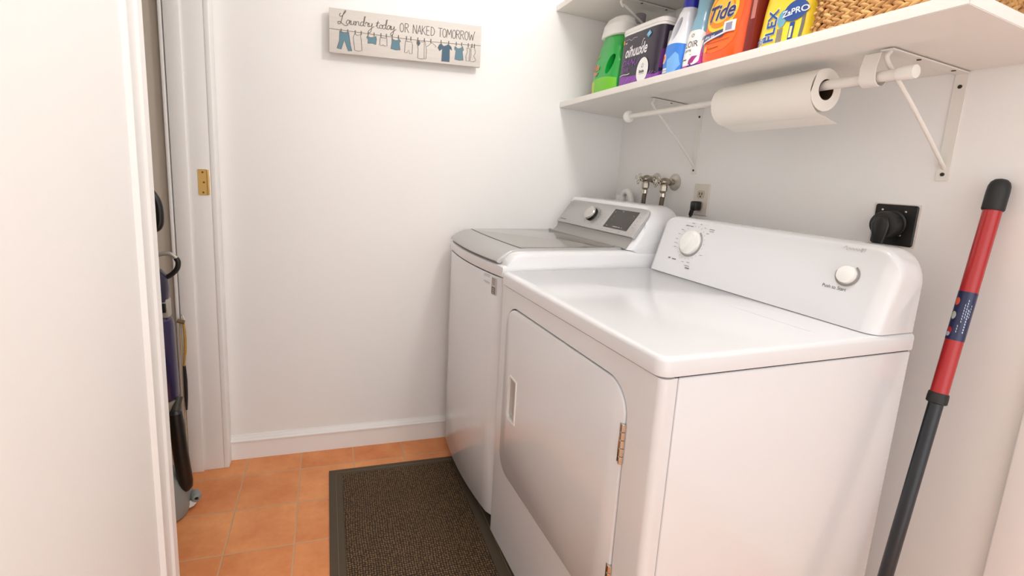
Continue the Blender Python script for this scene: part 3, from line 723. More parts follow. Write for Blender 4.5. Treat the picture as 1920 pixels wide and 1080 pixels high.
# blue and white bottle
BLU = mat('blue_label', (52, 130, 225), .35, coat=.3)
t_ = place('bleach_bottle', 'white bottle with blue label and dark blue cap, right of the tub', 'bottle', -.255, -.6255)
M, f, g = body([(0, .038, .034, 2.8, 0), (.006, .045, .040, 3, 0), (.06, .047, .043, 3, 0), (.105, .046, .042, 2.8, 0), (.15, .039, .037, 2.6, -.002), (.20, .028, .030, 2.3, -.006), (.220, .022, .022, 2, -.006)])
bb = obj('bottle', M, mat('milky_plastic', (232, 234, 240), .28, coat=.3), t_, smooth=60)
M = BM(); rings(M, [[(x, -.002+.013*cos(q)-.009*sin(q), .152+.035*sin(q)) for q in [2*pi*k/20 for k in range(20)]] for x in (-.12, .12)]); cut(bb, M)
M = BM(); strip(M, f, -.0455, .0455, .006, lambda u: .100+.008*cos(u*30), t=.0006, n=24); lb = obj('label', M, BLU, bb)
M = BM(); strip(M, f, -.044, .010, .022, .036, t=.0012, n=10, m=3); ol = obj('white_strip', M, PLW, lb)
M = BM(); strip(M, f, -.044, .043, .004, .021, t=.0011, n=10, m=3); obj('dark_band', M, mat('royal_blue', (28, 70, 190), .4), lb)
M = BM(); blob(M, f, ell(-.026, .066, .011, .016, 20), t=.0014); ob = obj('round_badge', M, mat('pale_badge', (238, 214, 200), .5), lb)
M = BM(); blob(M, f, ell(-.026, .066, .005, .010, 14, -.4), t=.0022); obj('flame_print', M, mat('orange_print', (236, 110, 50), .5), ob)
M = BM(); blob(M, f, [(-.006, .020), (.026, .018), (.040, .040), (.034, .070), (.022, .080), (.004, .066), (-.008, .060)], t=.0018, k=5); obj('pitcher_print', M, mat('light_blue_print', (122, 180, 240), .4), lb)
M = BM(); text(M, 'Clorox', f, .007, -.020, .029, t=.0022); obj('strip_print', M, mat('blue_grey_print', (110, 130, 180), .5), lb)
M = BM(); strip(M, f, -.046, -.012, .010, .015, t=.0022, n=5, m=2); obj('pink_print', M, mat('pink_print', (225, 130, 190), .5), lb)
M = BM(); lathe(M, [(.022, .218), (.0235, .221), (.022, .262), (.018, .266)], (0, .008*-1, 0), (0, 0, 1), 28); obj('cap', M, mat('navy_cap', (38, 44, 170), .35), t_)

# pink and pale blue bottle
t_ = place('softener_bottle', 'pale blue and pink bottle with white label behind the orange jug', 'bottle', -.256, -.7110)
M, f, g = body([(0, .030, .034, 2.8, 0), (.006, .036, .040, 3, 0), (.05, .037, .043, 3, 0), (.10, .035, .041, 2.8, .0), (.145, .030, .036, 2.4, .0), (.185, .026, .030, 2.2, .0), (.26, .030, .030, 2, .0)])
pb = obj('bottle', M, mat('pale_blue_plastic', (128, 178, 200), .28, coat=.3), t_, smooth=60)
M = BM(); strip(M, f, -.0355, .0355, .002, .078, t=.0006, n=24, m=8); lb = obj('pink_base', M, mat('magenta_label', (206, 70, 170), .35), pb)
M = BM(); strip(M, f, .0, .035, .002, .030, t=.0012, n=12, m=4); obj('violet_corner', M, mat('violet_label', (92, 34, 130), .35), lb)
M = BM(); blob(M, f, rrect(-.031, .026, .0325, .128, .016), t=.0014, k=8); wh = obj('white_label', M, PLW, lb)
M = BM(); text(M, 'LOIR', f, .018, .003, .086, t=.0022, bold=.0, sx=.82); text(M, 'LATTE', f, .006, -.004, .068, t=.0022, bold=.02); text(M, 'O', f, .010, .004, .112, t=.0022)
ribbon(M, [(-.02, .056), (.012, .056)], f, .001, t=.0022); blob(M, f, ell(-.024, .043, .0025, .003, 8), t=.0022, k=2); ribbon(M, [(-.018, .043), (-.004, .043)], f, .003, t=.0022); obj('label_print', M, DGREY, wh)
M = BM(); blob(M, f, [(.004, .028), (.020, .032), (.030, .052), (.016, .050), (.006, .040)], t=.0024, k=4); obj('berry_print', M, mat('berry', (160, 50, 130), .5), wh)

# orange detergent jug
ORG = mat('orange_plastic', (250, 88, 24), .3, coat=.4)
t_ = place('detergent_jug', 'large orange detergent jug with yellow ring logo and navy word', 'detergent', -.250, -.8290)
M, f, g = body([(0, .070, .044, 3, 0), (.006, .077, .050, 3.2, 0), (.05, .079, .053, 3.4, 0), (.11, .081, .054, 3.4, 0), (.17, .080, .052, 3.2, 0), (.22, .070, .050, 2.6, .0), (.25, .040, .034, 2.2, .02)])
oj = obj('bottle', M, ORG, t_, smooth=60)
M = BM(); lathe(M, [(.034, .25), (.036, .252), (.034, .31), (.030, .315)], (0, .02, 0), (0, 0, 1), 28); obj('cap', M, mat('orange_cap', (240, 120, 30), .35), t_)
M = BM(); blob(M, f, [(-.066, .075), (-.055, .052), (-.02, .042), (.02, .046), (.045, .062), (.056, .09), (.060, .17), (.045, .20), (-.055, .20), (-.066, .17)], t=.0004, k=8); lb = obj('label', M, mat('label_orange', (255, 108, 36), .35), oj)
M = BM(); blob(M, f, ell(-.010, .152, .056, .056, 40), t=.0010, k=8); obj('ring_yellow', M, mat('ring_yellow', (255, 214, 50), .4), lb)
M = BM(); blob(M, f, ell(-.010, .153, .046, .046, 40), t=.0016, k=7); obj('ring_orange', M, mat('ring_orange', (248, 140, 40), .4), lb)
M = BM(); blob(M, f, ell(-.008, .155, .038, .036, 36), t=.0022, k=6); obj('ring_inner', M, mat('ring_inner', (255, 196, 60), .4), lb)
M = BM(); text(M, 'Tide', f, .040, -.010, .146, shear=.25, bold=.045, t=.0030, sx=.92, res=4); obj('logo_outline', M, mat('logo_white', (236, 226, 214), .5), lb)
M = BM(); text(M, 'Tide', f, .040, -.010, .146, shear=.25, bold=.02, t=.0038, sx=.92, res=4); obj('logo_word', M, mat('navy_print', (44, 52, 110), .45), lb)
M = BM(); strip(M, f, -.065, .012, .080, lambda u: .098+.04*max(0, u+.03), t=.0034, n=14, m=4); nb = obj('navy_band', M, mat('navy_band', (64, 72, 116), .45), lb)
M = BM(); strip(M, f, .012, .050, .088, .117, t=.0036, n=8, m=4); wt = obj('white_tag', M, PLW, lb)
M = BM(); strip(M, f, .020, .040, .093, .112, t=.0046, n=6, m=3); obj('tag_print', M, mat('tag_lilac', (150, 148, 176), .5), wt)
M = BM(); ribbon(M, [(-.064+.0076*k, .0755+.0013*k) for k in range(15)], f, .005, t=.0040); text(M, 'ultra oxi', f, .008, -.036, .088, t=.0042, bold=.03); obj('white_line', M, mat('label_white2', (225, 226, 236), .5), lb)
M = BM(); ribbon(M, [(-.045, .070), (.0, .070), (.035, .072)], f, .0012, t=.002); ribbon(M, [(-.038, .055), (-.02, .055), (.0, .056)], f, .002, t=.002); obj('small_print', M, mat('brown_print', (150, 50, 20), .5), lb)
M = BM(); blob(M, f, ell(-.048, .056, .006, .009, 12), t=.002, k=3); obj('yellow_drop', M, mat('drop', (255, 170, 50), .4), lb)

# dark red box
t_ = place('red_box', 'narrow dark red box between the orange jug and yellow bag', 'box', -.225, -.9260)
M = BM(); box(M, (-.075, -.0125, 0), (.075, .0125, .24), .003, 2); bx_ = obj('carton', M, mat('maroon_box', (120, 26, 22), .4), t_)
M = BM(); prism(M, [(-.004, .105), (.008, .105), (.008, .155), (-.004, .155)], lambda u, v, t: (-.0751-t, -u, v), 0, .0006); obj('badge', M, mat('badge_rose', (196, 120, 110), .5), bx_)

# yellow bag
YEL = mat('yellow_bag', (248, 214, 52), .38, coat=.3)
t_ = place('snack_bag', 'yellow bag with blue upright lettering beside the basket', 'bag', -.248, -1.0120)
M, f, g = body([(0, .066, .030, 4, 0), (.006, .071, .044, 4.5, 0), (.03, .0725, .049, 4, 0), (.10, .071, .048, 3.6, 0), (.17, .069, .042, 3.4, 0), (.215, .067, .020, 3, 0), (.235, .067, .004, 3, 0)])
yb = obj('bag', M, YEL, t_, smooth=60)
M = BM(); strip(M, f, -.064, .064, .001, lambda u: .010+.002*sin(u*60), t=.0006, n=20, m=3); obj('bottom_seam', M, mat('seam_silver', (150, 148, 150), .4, .3), yb)
NAV = mat('bag_blue', (38, 78, 150), .45); WHI = mat('bag_white', (230, 236, 245), .5)
M = BM(); text(M, 'FLEX', f, .026, -.022, .070, bold=.05, t=.0012, rot=pi/2, sx=.95); text(M, 'Fit', f, .020, -.050, .036, bold=.05, t=.0012, rot=.5, shear=.3); obj('word_outline', M, WHI, yb)
M = BM(); text(M, 'FLEX', f, .026, -.022, .070, bold=.02, t=.0020, rot=pi/2, sx=.95); text(M, 'Fit', f, .020, -.050, .036, bold=.0, t=.0020, rot=.5, shear=.3); obj('word_print', M, NAV, yb)
M = BM(); blob(M, f, ell(.004, .082, .012, .020, 20), t=.0012); obj('balloon_print', M, mat('balloon', (110, 168, 190), .5), yb)
M = BM(); blob(M, f, ell(.034, .094, .028, .024, 24, .15), t=.0016); nb = obj('name_patch', M, NAV, yb)
M = BM(); text(M, 'ZaPRO', f, .014, .034, .092, bold=.02, t=.0026, rot=.1); obj('name_letters', M, WHI, nb)
M = BM()
for q in range(5): ribbon(M, [(-.003+q*.0032, .024), (-.003+q*.0032, .060)], f, .0016, t=.0014)
ribbon(M, [(-.008, .020), (.014, .020)], f, .002, t=.0014); strip(M, f, .028, .040, .026, .068, t=.0014, n=3, m=4); obj('blue_figures', M, NAV, yb)
M = BM(); strip(M, f, .031, .037, .032, .058, t=.0024, n=2, m=3); obj('figure_window', M, mat('cream_win', (238, 222, 150), .5), yb)
M = BM(); ribbon(M, [(.056, .030), (.057, .06), (.056, .085)], f, .006, t=.0014); obj('side_lettering', M, mat('side_grey', (110, 110, 100), .5), yb)

# wicker basket
WK = D.materials.new('wicker'); WK.use_nodes = True; nt = WK.node_tree; b = nt.nodes['Principled BSDF']
tc = nt.nodes.new('ShaderNodeTexCoord'); nz = nt.nodes.new('ShaderNodeTexNoise'); nz.inputs['Scale'].default_value = 60; nz.inputs['Detail'].default_value = 5
cr = nt.nodes.new('ShaderNodeValToRGB'); cr.color_ramp.elements[0].position = .35; cr.color_ramp.elements[0].color = rgb(160, 108, 56); cr.color_ramp.elements[1].position = .7; cr.color_ramp.elements[1].color = rgb(210, 164, 100)
nt.links.new(tc.outputs['Object'], nz.inputs['Vector']); nt.links.new(nz.outputs['Fac'], cr.inputs[0]); nt.links.new(cr.outputs[0], b.inputs['Base Color']); b.inputs['Roughness'].default_value = .7
bx0, bx1, by0, by1 = -.348, -.03, -1.4215, -1.112
bcx, bcy = (bx0+bx1)/2, (by0+by1)/2
t_ = place('wicker_basket', 'woven tan wicker basket at the near end of the shelf', 'basket', bcx, bcy)
M = BM(); per = [Vector((u, v, 0)) for u, v in rrect(bx0-bcx+.012, by0-bcy+.012, bx1-bcx-.012, by1-bcy-.012, .035, 8)]
def walk(per, step):
    out = []; cum = [0]
    for i in range(len(per)): cum.append(cum[-1]+(per[(i+1) % len(per)]-per[i]).length)
    T = cum[-1]; n = int(T/step)
    for k in range(n):
        s = T*k/n; i = 0
        while cum[i+1] < s: i += 1
        a, b_ = per[i], per[(i+1) % len(per)]; L_ = (b_-a).length or 1e-6; out.append((a+(b_-a)*((s-cum[i])/L_), (b_-a).normalized()))
    return out
st = walk(per, .0190)
random.seed(7)
sph = []
for lvl in range(12):
    z = .008+lvl*.0152
    for k, (p, dr) in enumerate(st):
        for side in (0, 1):
            an = radians(26 if side == 0 else -26); nrm = Vector((dr.y, -dr.x, 0))
            q = p+dr*(.0095*side+(.006 if lvl % 2 else 0))+Vector((0, 0, z+(.0040 if side else -.0040)))
            axd = (dr*cos(an)+Vector((0, 0, 1))*sin(an)); ay = nrm; az = axd.cross(ay)
            a_, b_, c_ = .0145*random.uniform(.9, 1.15), .0050, .0052*random.uniform(.85, 1.15)
            rs = []
            for tt in (-.98, -.7, -.3, .1, .5, .82, .98):
                rr = sqrt(1-tt*tt)
                rs.append([q+axd*(a_*tt)+ay*(b_*rr*cos(2*pi*j/7)+.0015)+az*(c_*rr*sin(2*pi*j/7)) for j in range(7)])
            rings(M, rs)
obj('woven_sides', M, WK, t_, smooth=80)
M = BM(); pi_ = [Vector((u, v, 0)) for u, v in rrect(bx0-bcx+.018, by0-bcy+.018, bx1-bcx-.018, by1-bcy-.018, .03, 8)]
rings(M, [[p+Vector((0, 0, .003)) for p in pi_], [p+Vector((0, 0, .18)) for p in pi_], [p*.97+Vector((0, 0, .18)) for p in pi_], [p*.97+Vector((0, 0, .008)) for p in pi_]]); obj('inner_wall', M, mat('wicker_dark', (120, 78, 40), .8), t_)
M = BM(); rimp = [p+Vector((0, 0, .192)) for p, dr in walk(per, .02)]; tube(M, rimp, .010, 10, closed=True); obj('rim', M, WK, t_)

# ------------------------------------------------------------ sign on the back wall
sx0, sx1, sz0, sz1 = -1.2905, -.7035, 1.6305, 1.7865
sg = thing('laundry_sign', 'whitewashed wooden laundry sign with a painted clothes line', 'sign', RM((sx0+sx1)/2, .0115, (sz0+sz1)/2), A)
W2, H2 = (sx1-sx0)/2, (sz1-sz0)/2; YS = -.0425
M = BM(); box(M, (-W2, YS, -H2), (W2, YS+.020, H2), .0012)
box(M, (-W2+.02, YS+.0195, -H2+.012), (W2-.02, 0, H2-.012), 0)
SGM = D.materials.new('sign_board'); SGM.use_nodes = True; nt = SGM.node_tree; b = nt.nodes['Principled BSDF']
tc = nt.nodes.new('ShaderNodeTexCoord'); mp = nt.nodes.new('ShaderNodeMapping'); mp.inputs['Scale'].default_value = (4, 4, 40); nz = nt.nodes.new('ShaderNodeTexNoise'); nz.inputs['Scale'].default_value = 3; nz.inputs['Detail'].default_value = 5
cr = nt.nodes.new('ShaderNodeValToRGB'); cr.color_ramp.elements[0].position = .3; cr.color_ramp.elements[0].color = rgb(212, 206, 199); cr.color_ramp.elements[1].position = .6; cr.color_ramp.elements[1].color = rgb(218, 212, 205)
nt.links.new(tc.outputs['Object'], mp.inputs[0]); nt.links.new(mp.outputs[0], nz.inputs['Vector']); nt.links.new(nz.outputs['Fac'], cr.inputs[0]); nt.links.new(cr.outputs[0], b.inputs['Base Color']); b.inputs['Roughness'].default_value = .6
brd = obj('board', M, SGM, sg)
# drawing space: sign front seen as 288 x 84 units (photo-like), u right, v up from the lower left corner
US, VS = 2*W2/172.0, 2*H2/50.5
def sgf(u, v, t): return (-W2+u*US, YS-.0003-t, -H2+v*VS)
INK = mat('sign_ink', (116, 108, 103), .7); LTB = mat('sign_blue', (98, 134, 148), .7); DKB = mat('sign_blue_dark', (74, 102, 122), .7)
M = BM()
def scr(P, wd=.62): ribbon(M, spl2(P, 7), sgf, wd*US*1.0/US if False else wd, t=.0004)
# the ribbon helper works in drawing units
def L(P, ox=0, oy=0, k=1, wd=.75, m=7): ribbon(M, spl2([(ox+a*k, oy+b*k) for a, b in P], m), sgf, wd, t=.0004)
# "Laundry today" in joined handwriting: baseline y ~34
bl = 32.0
L([(12, 45.5), (10.8, 43), (13, 42), (16, 46), (17.5, 48.2), (16.5, 48.6), (14.6, 44), (13, 38), (11.6, 34), (9.6, 33.2), (9.2, 35.4), (11.5, 35.8), (14, 33.8), (17, 32), (20, 33)], 0, 0, wd=.8)
def low(letter, x, y=bl, k=1):
    G = {
     'a': [[(4.0, 4.4), (2.4, 5), (.7, 3.2), (.6, 1.2), (1.8, .3), (3.2, 1.6), (4.0, 4.0)], [(4.4, 5.2), (4.2, 2.6), (4.3, .8), (5, .3), (6, 1.2)]],
     'u': [[(0, 3), (.9, 4.8), (.7, 2), (1.6, .4), (3.2, 1.6), (4, 4.8), (3.8, 1.8), (4.4, .4), (6, 1.2)]],
     'n': [[(0, 3.6), (.8, 4.8), (.9, 2.5), (.8, .2), (1.4, 3.2), (3, 4.9), (3.9, 4), (3.8, 1.6), (4.6, .4), (6, 1.2)]],
     'd': [[(4.2, 4.6), (2.2, 5), (.6, 2.8), (1, .6), (2.8, .6), (4.4, 4), (5.6, 10), (6, 11.4), (4.8, 10.5), (4.1, 5), (4.1, 1.6), (4.8, .4), (6, 1.2)]],
     'r': [[(0, 2.6), (1.2, 5.4), (1.6, 4.6), (3.2, 4.8), (2.8, 2), (3.4, .4), (4.8, 1.2)]],
     'y': [[(0, 3), (.9, 4.8), (.7, 2.2), (1.8, .8), (3.4, 2.2), (4.2, 4.8), (3.8, 0), (2.6, -5), (.6, -6.6), (.2, -4.6), (3, -1.4), (6.5, 1.6)]],
     't': [[(0, 2), (2, 6.5), (2.6, 9), (1.6, 4), (1.6, 1.4), (2.6, .4), (4, 1.2)], [(0, 6.3), (2, 6.5), (4.2, 6.9)]],
     'o': [[(2.4, 4.8), (.7, 3.6), (.8, 1.2), (2.4, .3), (3.8, 1.8), (3.6, 4), (2.4, 4.8), (3.4, 4), (5, 4.4)]],
    }
    for P in G[letter]: L(P, x, y, k, wd=.72)
for ch, x in zip('aundry', (17.5, 22.3, 27.2, 32.4, 38.0, 41.6)): low(ch, x, 33.6-(x-17)*.01, 1.0)
for ch, x in zip('today', (49.8, 53.2, 56.6, 61.6, 66.0)): low(ch, x, 33.0, .97)
# tall thin capitals
CAP = {
 'O': [[(2.2, 10), (.6, 8), (.3, 5), (.7, 2), (2.2, 0), (3.8, 2), (4.2, 5), (3.8, 8), (2.2, 10)]],
 'R': [[(.2, 0), (.2, 5), (.2, 10)], [(.2, 9.9), (2.6, 9.8), (3.7, 8), (2.8, 5.8), (.3, 5.2)], [(1.6, 5.2), (3, 2.4), (4.2, 0)]],
 'N': [[(.2, 0), (.3, 5), (.4, 10)], [(.4, 9.8), (2.2, 5), (4, .3)], [(4, .2), (4, 5), (4, 10)]],
 'A': [[(0, 0), (1.3, 5), (2.4, 10)], [(2.4, 10), (3.4, 5), (4.4, 0)], [(.9, 3.4), (2.2, 3.5), (3.8, 3.4)]],
 'K': [[(.2, 0), (.3, 5), (.3, 10)], [(3.8, 10), (2, 7), (.4, 4.8)], [(.9, 5.4), (2.6, 2.4), (4.2, 0)]],
 'E': [[(.3, 0), (.3, 5), (.3, 10)], [(.3, 9.9), (2, 10), (3.4, 9.9)], [(.3, 5.2), (1.8, 5.3), (3, 5.2)], [(.3, .1), (2, 0), (3.6, .1)]],
 'D': [[(.3, 0), (.3, 5), (.3, 10)], [(.2, 9.9), (2.6, 9), (4, 6.5), (3.9, 3.2), (2.6, .8), (.2, .1)]],
 'T': [[(0, 9.9), (2.2, 9.9), (4.6, 9.9)], [(2.3, 9.9), (2.3, 5), (2.3, 0)]],
 'M': [[(0, 0), (.5, 5), (.9, 10)], [(.9, 9.8), (2.0, 6.5), (2.9, 3.6)], [(2.9, 3.6), (4, 7), (4.9, 9.8)], [(4.9, 10), (5.3, 5), (5.6, 0)]],
 'W': [[(0, 10), (.8, 5), (1.6, .2)], [(1.6, .2), (2.5, 4), (3.2, 7)], [(3.2, 7), (4, 3.6), (4.6, .2)], [(4.6, .2), (5.6, 6), (6.8, 11)]],
}
def caps(s, x, y, adv, k=1.0):
    for ch in s:
        for P in CAP[ch]: L(P, x, y, k, wd=.74, m=5)
        x += adv*(1.28 if ch in 'MW' else 1)
caps('OR', 76.2, 32.2, 5.8, 1.05); caps('NAKED', 91.0, 32.0, 5.15, 1.05); caps('TOMORROW', 120.2, 31.6, 5.0, 1.05)
# clothes line
L([(0, 26.8), (40, 25.8), (86, 24.8), (130, 25.2), (171.5, 26.6)], wd=.55, m=10)
CLB, CLD = LTB, DKB
def cloth(P, fill=None, wd=.6, ox=0, oy=0, k=1.0):
    Q = [(ox+a*k, oy+b*k) for a, b in P]
    if fill is not None: 
        me_ = dense(Q, 2); F = BM(); F.faces.new([F.verts.new(sgf(u, v, .0002)) for u, v in me_]); obj('painted_garment', F, fill, brd, smooth=0)
    ribbon(M, dense(Q+[Q[0]], 1)+[Q[0]], sgf, wd, t=.0005)
cloth([(11, 25.5), (13, 24.5), (16, 24), (19.5, 24.6), (20.5, 25), (22.5, 10), (24, 3.8), (20, 3.4), (16.2, 15), (15.5, 15), (12.5, 4.5), (8, 5.2), (10.5, 14)], CLB)
cloth([(27, 24), (30, 22.2), (33, 23.8), (34, 18), (34.8, 5.2), (31, 4.2), (27, 5.0), (26, 14), (25.4, 20)])
cloth([(40.5, 23), (44, 21.6), (48, 22.4), (50, 24), (50.6, 20.5), (50, 14), (46, 15.2), (41, 14.6), (41.4, 19), (39.8, 21)], CLB)
cloth([(54.5, 22.6), (58, 23), (62, 22.6), (62.4, 14), (59, 13.6), (58, 15), (56.6, 13.6), (54.2, 14)])
cloth([(67.5, 23.4), (71, 21.5), (74, 21.8), (76, 23.4), (77.4, 21), (76, 19.5), (77, 10.8), (72, 10.4), (66.6, 11.2), (67.6, 19)], CLB)
cloth([(83, 22.4), (86, 21.8), (90, 22), (91, 18), (90.6, 8), (88, 7.6), (86.6, 12), (84.6, 8.2), (82, 8.6), (82.4, 16)])
cloth([(96.5, 23), (97.5, 14), (97.2, 3.4), (101, 2.8), (106.8, 3.8), (107, 14), (105.5, 23.5)])
ribbon(M, [(104.4, 22.5), (104.4, 13), (104.6, 4)], sgf, .5, t=.0005)
cloth([(96, 23.6), (98.4, 24.8), (99.6, 21), (98, 18.2), (95.8, 20.4)], CLD)
L([(107.2, 18), (110, 20.5), (113, 23.4), (116, 21.5), (118, 20), (117, 18.6)], wd=.5)
cloth([(121.8, 22), (124, 23.8), (127, 21), (130, 22), (132.6, 24), (136, 21), (137, 17), (134.2, 18.6), (134.4, 8), (134.4, 2.8), (125, 2.6), (125.6, 18), (122.2, 14.8), (120.4, 18.6)], CLD)
cloth([(140.6, 22.4), (144, 20), (147.6, 21), (149.6, 23.6), (151, 19), (149.6, 17), (151, 6.4), (146, 6), (140.8, 6.6), (141.8, 17), (140, 19)], CLB)
cloth([(155, 22), (157.6, 22), (158.6, 20), (158, 6), (154.4, 6.2), (154, 12), (155.6, 17)])
cloth([(159.8, 24.2), (164, 24), (165.4, 17), (163.6, 13), (166.4, 8), (164, 6), (159.4, 6), (160.2, 14)])
for x in (12.6, 19.5, 27.5, 34, 41.5, 48, 55.5, 61.5, 68, 75, 84, 89, 97, 104.5, 112, 124, 133, 142, 148.5, 156.5, 161, 164):
    L([(x, 23.2), (x-.1, 25.5), (x, 28)], wd=1.1)
obj('lettering', M, INK, brd, smooth=0); 

# ------------------------------------------------------------ supply valves, outlet, drain
def valve(label, y, z, esc, xr=.0):
    v = thing('water_valve', label, 'valve', (0, y, z))
    M = BM(); lathe(M, [(.033 if esc else .026, .0003), (.033 if esc else .026, .002), (.022, .007), (.012, .010)], (0, 0, 0), (-1, 0, 0), 32); obj('escutcheon', M, mat('escutcheon', (205, 198, 188), .3, .3), v)
    M = BM(); lathe(M, [(.011, .008), (.011, .016), (.014, .018), (.014, .026), (.010, .028), (.010, .036), (.0155, .040), (.0165, .052), (.013, .062), (.010, .066), (.011, .068), (.011, .074), (.006, .076), (.004, .090), (.001, .091)], (0, 0, 0), (-1, 0, 0), 20); obj('body', M, BRASS, v)
    M = BM(); lathe(M, [(.012, 0), (.012, .014), (.0145, .016), (.0145, .036), (.012, .038), (.010, .044)], (-.052, 0, 0), (0, 0, -1), 6); obj('outlet_nut', M, BRASS, v, smooth=20)
    M = BM()
    for k in range(4):
        a = radians(20+90*k); c = Vector((-.088, .0145*cos(a), .0145*sin(a)))
        tube(M, [c+Vector((0, cos(a)*.0085*cos(q)-sin(a)*.006*sin(q), sin(a)*.0085*cos(q)+cos(a)*.006*sin(q))) for q in [2*pi*j/14 for j in range(14)]], .002, 8, closed=True)
    lathe(M, [(.006, -.003), (.006, .003), (.002, .004)], (-.088, 0, 0), (-1, 0, 0), 14); obj('cross_handle', M, CHR, v)
    h_ = thing('supply_hose', label.replace('chrome water valve', 'braided hose under the chrome valve'), 'hose', (-.052, y, z-.045))
    M = BM(); lathe(M, [(.012, 0), (.012, .014), (.009, .016)], (0, 0, 0), (0, 0, -1), 16); obj('coupling', M, CHR, h_)
    M = BM(); P = spline([(0, 0, -.012), (-.001, .002, -.05), (.004, .006, -.12), (.012, .012, -.3)], 10); tube(M, P, [.0085+.0004*(i % 2) for i in range(len(P))], 14); obj('hose', M, HOSE, h_)
valve('chrome water valve farther from the outlet, by the room corner', -.262, 1.214, False)
valve('chrome water valve with a wide round wall plate', -.372, 1.206, True)
ho = thing('drain_hose', 'white drain hose bend peeking up behind the washing machine', 'hose', (-.045, -.135, 1.02))
M = BM(); tube(M, spline([(.0, .03, 0), (.0, .030, .10), (0, .022, .125), (0, .002, .135), (0, -.018, .125), (.002, -.030, .08), (.002, -.034, 0)], 8), .0135, 16); obj('bend', M, PLW, ho)
M = BM(); tube(M, [(-.012, .045, .06), (-.012, .040, .118)], .0125, 16); obj('spout', M, PLW, ho)
# duplex outlet
oy, oz = -.5215, 1.1475
ot = thing('wall_outlet', 'white duplex wall outlet behind the machines', 'outlet', (0, oy, oz))
M = BM(); rings(M, [[(x, u, v) for u, v in rrect(-.0365+i_, -.057+i_, .0365-i_, .057-i_, .003)] for x, i_ in ((-.0002, 0), (-.004, 0), (-.006, .002))]); obj('cover_plate', M, mat('plate_ivory', (222, 214, 203), .4), ot)
for z in (.0195, -.0195):
    M = BM(); prism(M, rrect(-.0165, z-.0145, .0165, z+.0145, .009), lambda u, v, t: (t, u, v), -.006, -.0075); sk = obj('socket', M, mat('socket_tan', (196, 184, 166), .4), ot)
    M = BM()
    for u in (-.006, .006): box(M, (-.0085, u-.0015, z-.002), (-.0074, u+.0015, z+.007))
    lathe(M, [(.003, 0), (.003, .001)], (-.0075, 0, z-.0075), (-1, 0, 0), 10); obj('slots', M, DGREY, sk)
pl = thing('power_plug', 'black plug in the lower socket of the white outlet', 'plug', (-.009, oy, oz-.0195))
M = BM(); box(M, (-.030, -.014, -.020), (0, .014, .014), .006, 3); obj('plug_body', M, BLK, pl)
M = BM(); tube(M, spline([(-.022, .004, -.010), (-.024, .010, -.035), (-.022, .013, -.07), (-.020, .014, -.24)], 8), [.0075 if i < 10 else .0045 for i in range(25)], 12); obj('cord', M, BLK, pl)
# large dryer receptacle
by_, bz_ = -1.1660, 1.1305
rc = thing('dryer_receptacle', 'square black high-voltage wall receptacle above the dryer', 'outlet', (0, by_, bz_))
M = BM(); rings(M, [[(x, u, v) for u, v in rrect(-.0515, -.0525, .0520, .0525, .002)] for x in (-.0002, -.0022)]); obj('cutout_edge', M, mat('plaster_edge', (228, 220, 212), .8, bump=(60, .8, .004)), rc)
M = BM(); rings(M, [[(x, u, v) for u, v in rrect(-.0475+i_, -.0500+i_, .0475-i_, .0500-i_, .006)] for x, i_ in ((-.001, 0), (-.004, 0), (-.006, .002))]); obj('plate', M, BLK, rc)
M = BM(); lathe(M, [(.034, .005), (.034, .009), (.031, .011)], (0, .004, .003), (-1, 0, 0), 36); obj('face', M, BLK, rc)
M = BM()
for u, v in ((-.024, .034), (-.020, -.024), (.028, .036)): lathe(M, [(.0026, .006), (.0026, .0085), (.001, .009)], (0, u, v), (-1, 0, 0), 10)
obj('screws', M, CHR, rc)
pg = thing('dryer_plug', 'round black dryer plug with a thick cord going down', 'plug', (-.012, by_+.005, bz_+.001))
M = BM(); lathe(M, [(.030, 0), (.032, .002), (.032, .022), (.030, .026), (.020, .029), (.001, .029)], (0, 0, 0), (-1, 0, 0), 36)
obj('plug_body', M, BLK2, pg)
M = BM(); rs = []
for z, hw, hd in ((.022, .004, .004), (.019, .014, .008), (.0, .021, .0105), (-.02, .018, .011), (-.045, .012, .010), (-.06, .012, .010), (-.2, .010, .009)):
    rs.append([(-.032-hd*.6*cos(q), .0+hw*sin(q), z) for q in [2*pi*k/20 for k in range(20)]])
rings(M, rs); obj('cord_grip', M, BLK, pg, smooth=60)

# ------------------------------------------------------------ telescopic pole by the right wall
T0, T1 = Vector((-.0235, -1.3600, 1.2420)), Vector((-.112, -1.3765, .7880))
ddp = (T1-T0)/(T0.z-T1.z); FT = T0+ddp*T0.z
pole = thing('broom_pole', 'red and dark blue telescopic pole leaning on the right wall', 'pole', FT)
def pp(z): return T0+ddp*(T0.z-z)-FT
axp = (T0-T1).normalized()
RED = mat('red_pole', (178, 16, 20), .32, coat=.5); NVY = mat('navy_pole', (16, 26, 34), .35, coat=.3)
M = BM(); tube(M, [pp(.002), pp(.80)], .0128, 28); obj('lower_tube', M, NVY, pole)
M = BM(); tube(M, [pp(.785), pp(1.195)], .0152, 28); ru = obj('upper_tube', M, RED, pole)
M = BM(); lathe(M, [(.0155, -.002), (.0178, 0), (.0178, .012), (.0172, .020), (.0158, .022)], pp(.772), axp, 28); obj('collar', M, BLK2, pole)
M = BM(); lathe(M, [(.0165, -.06), (.0182, -.057), (.0182, -.02), (.0175, -.008), (.0150, .000), (.010, .0055), (.001, .008)], pp(1.2420), axp, 28); obj('hand_grip', M, BLK2, pole)
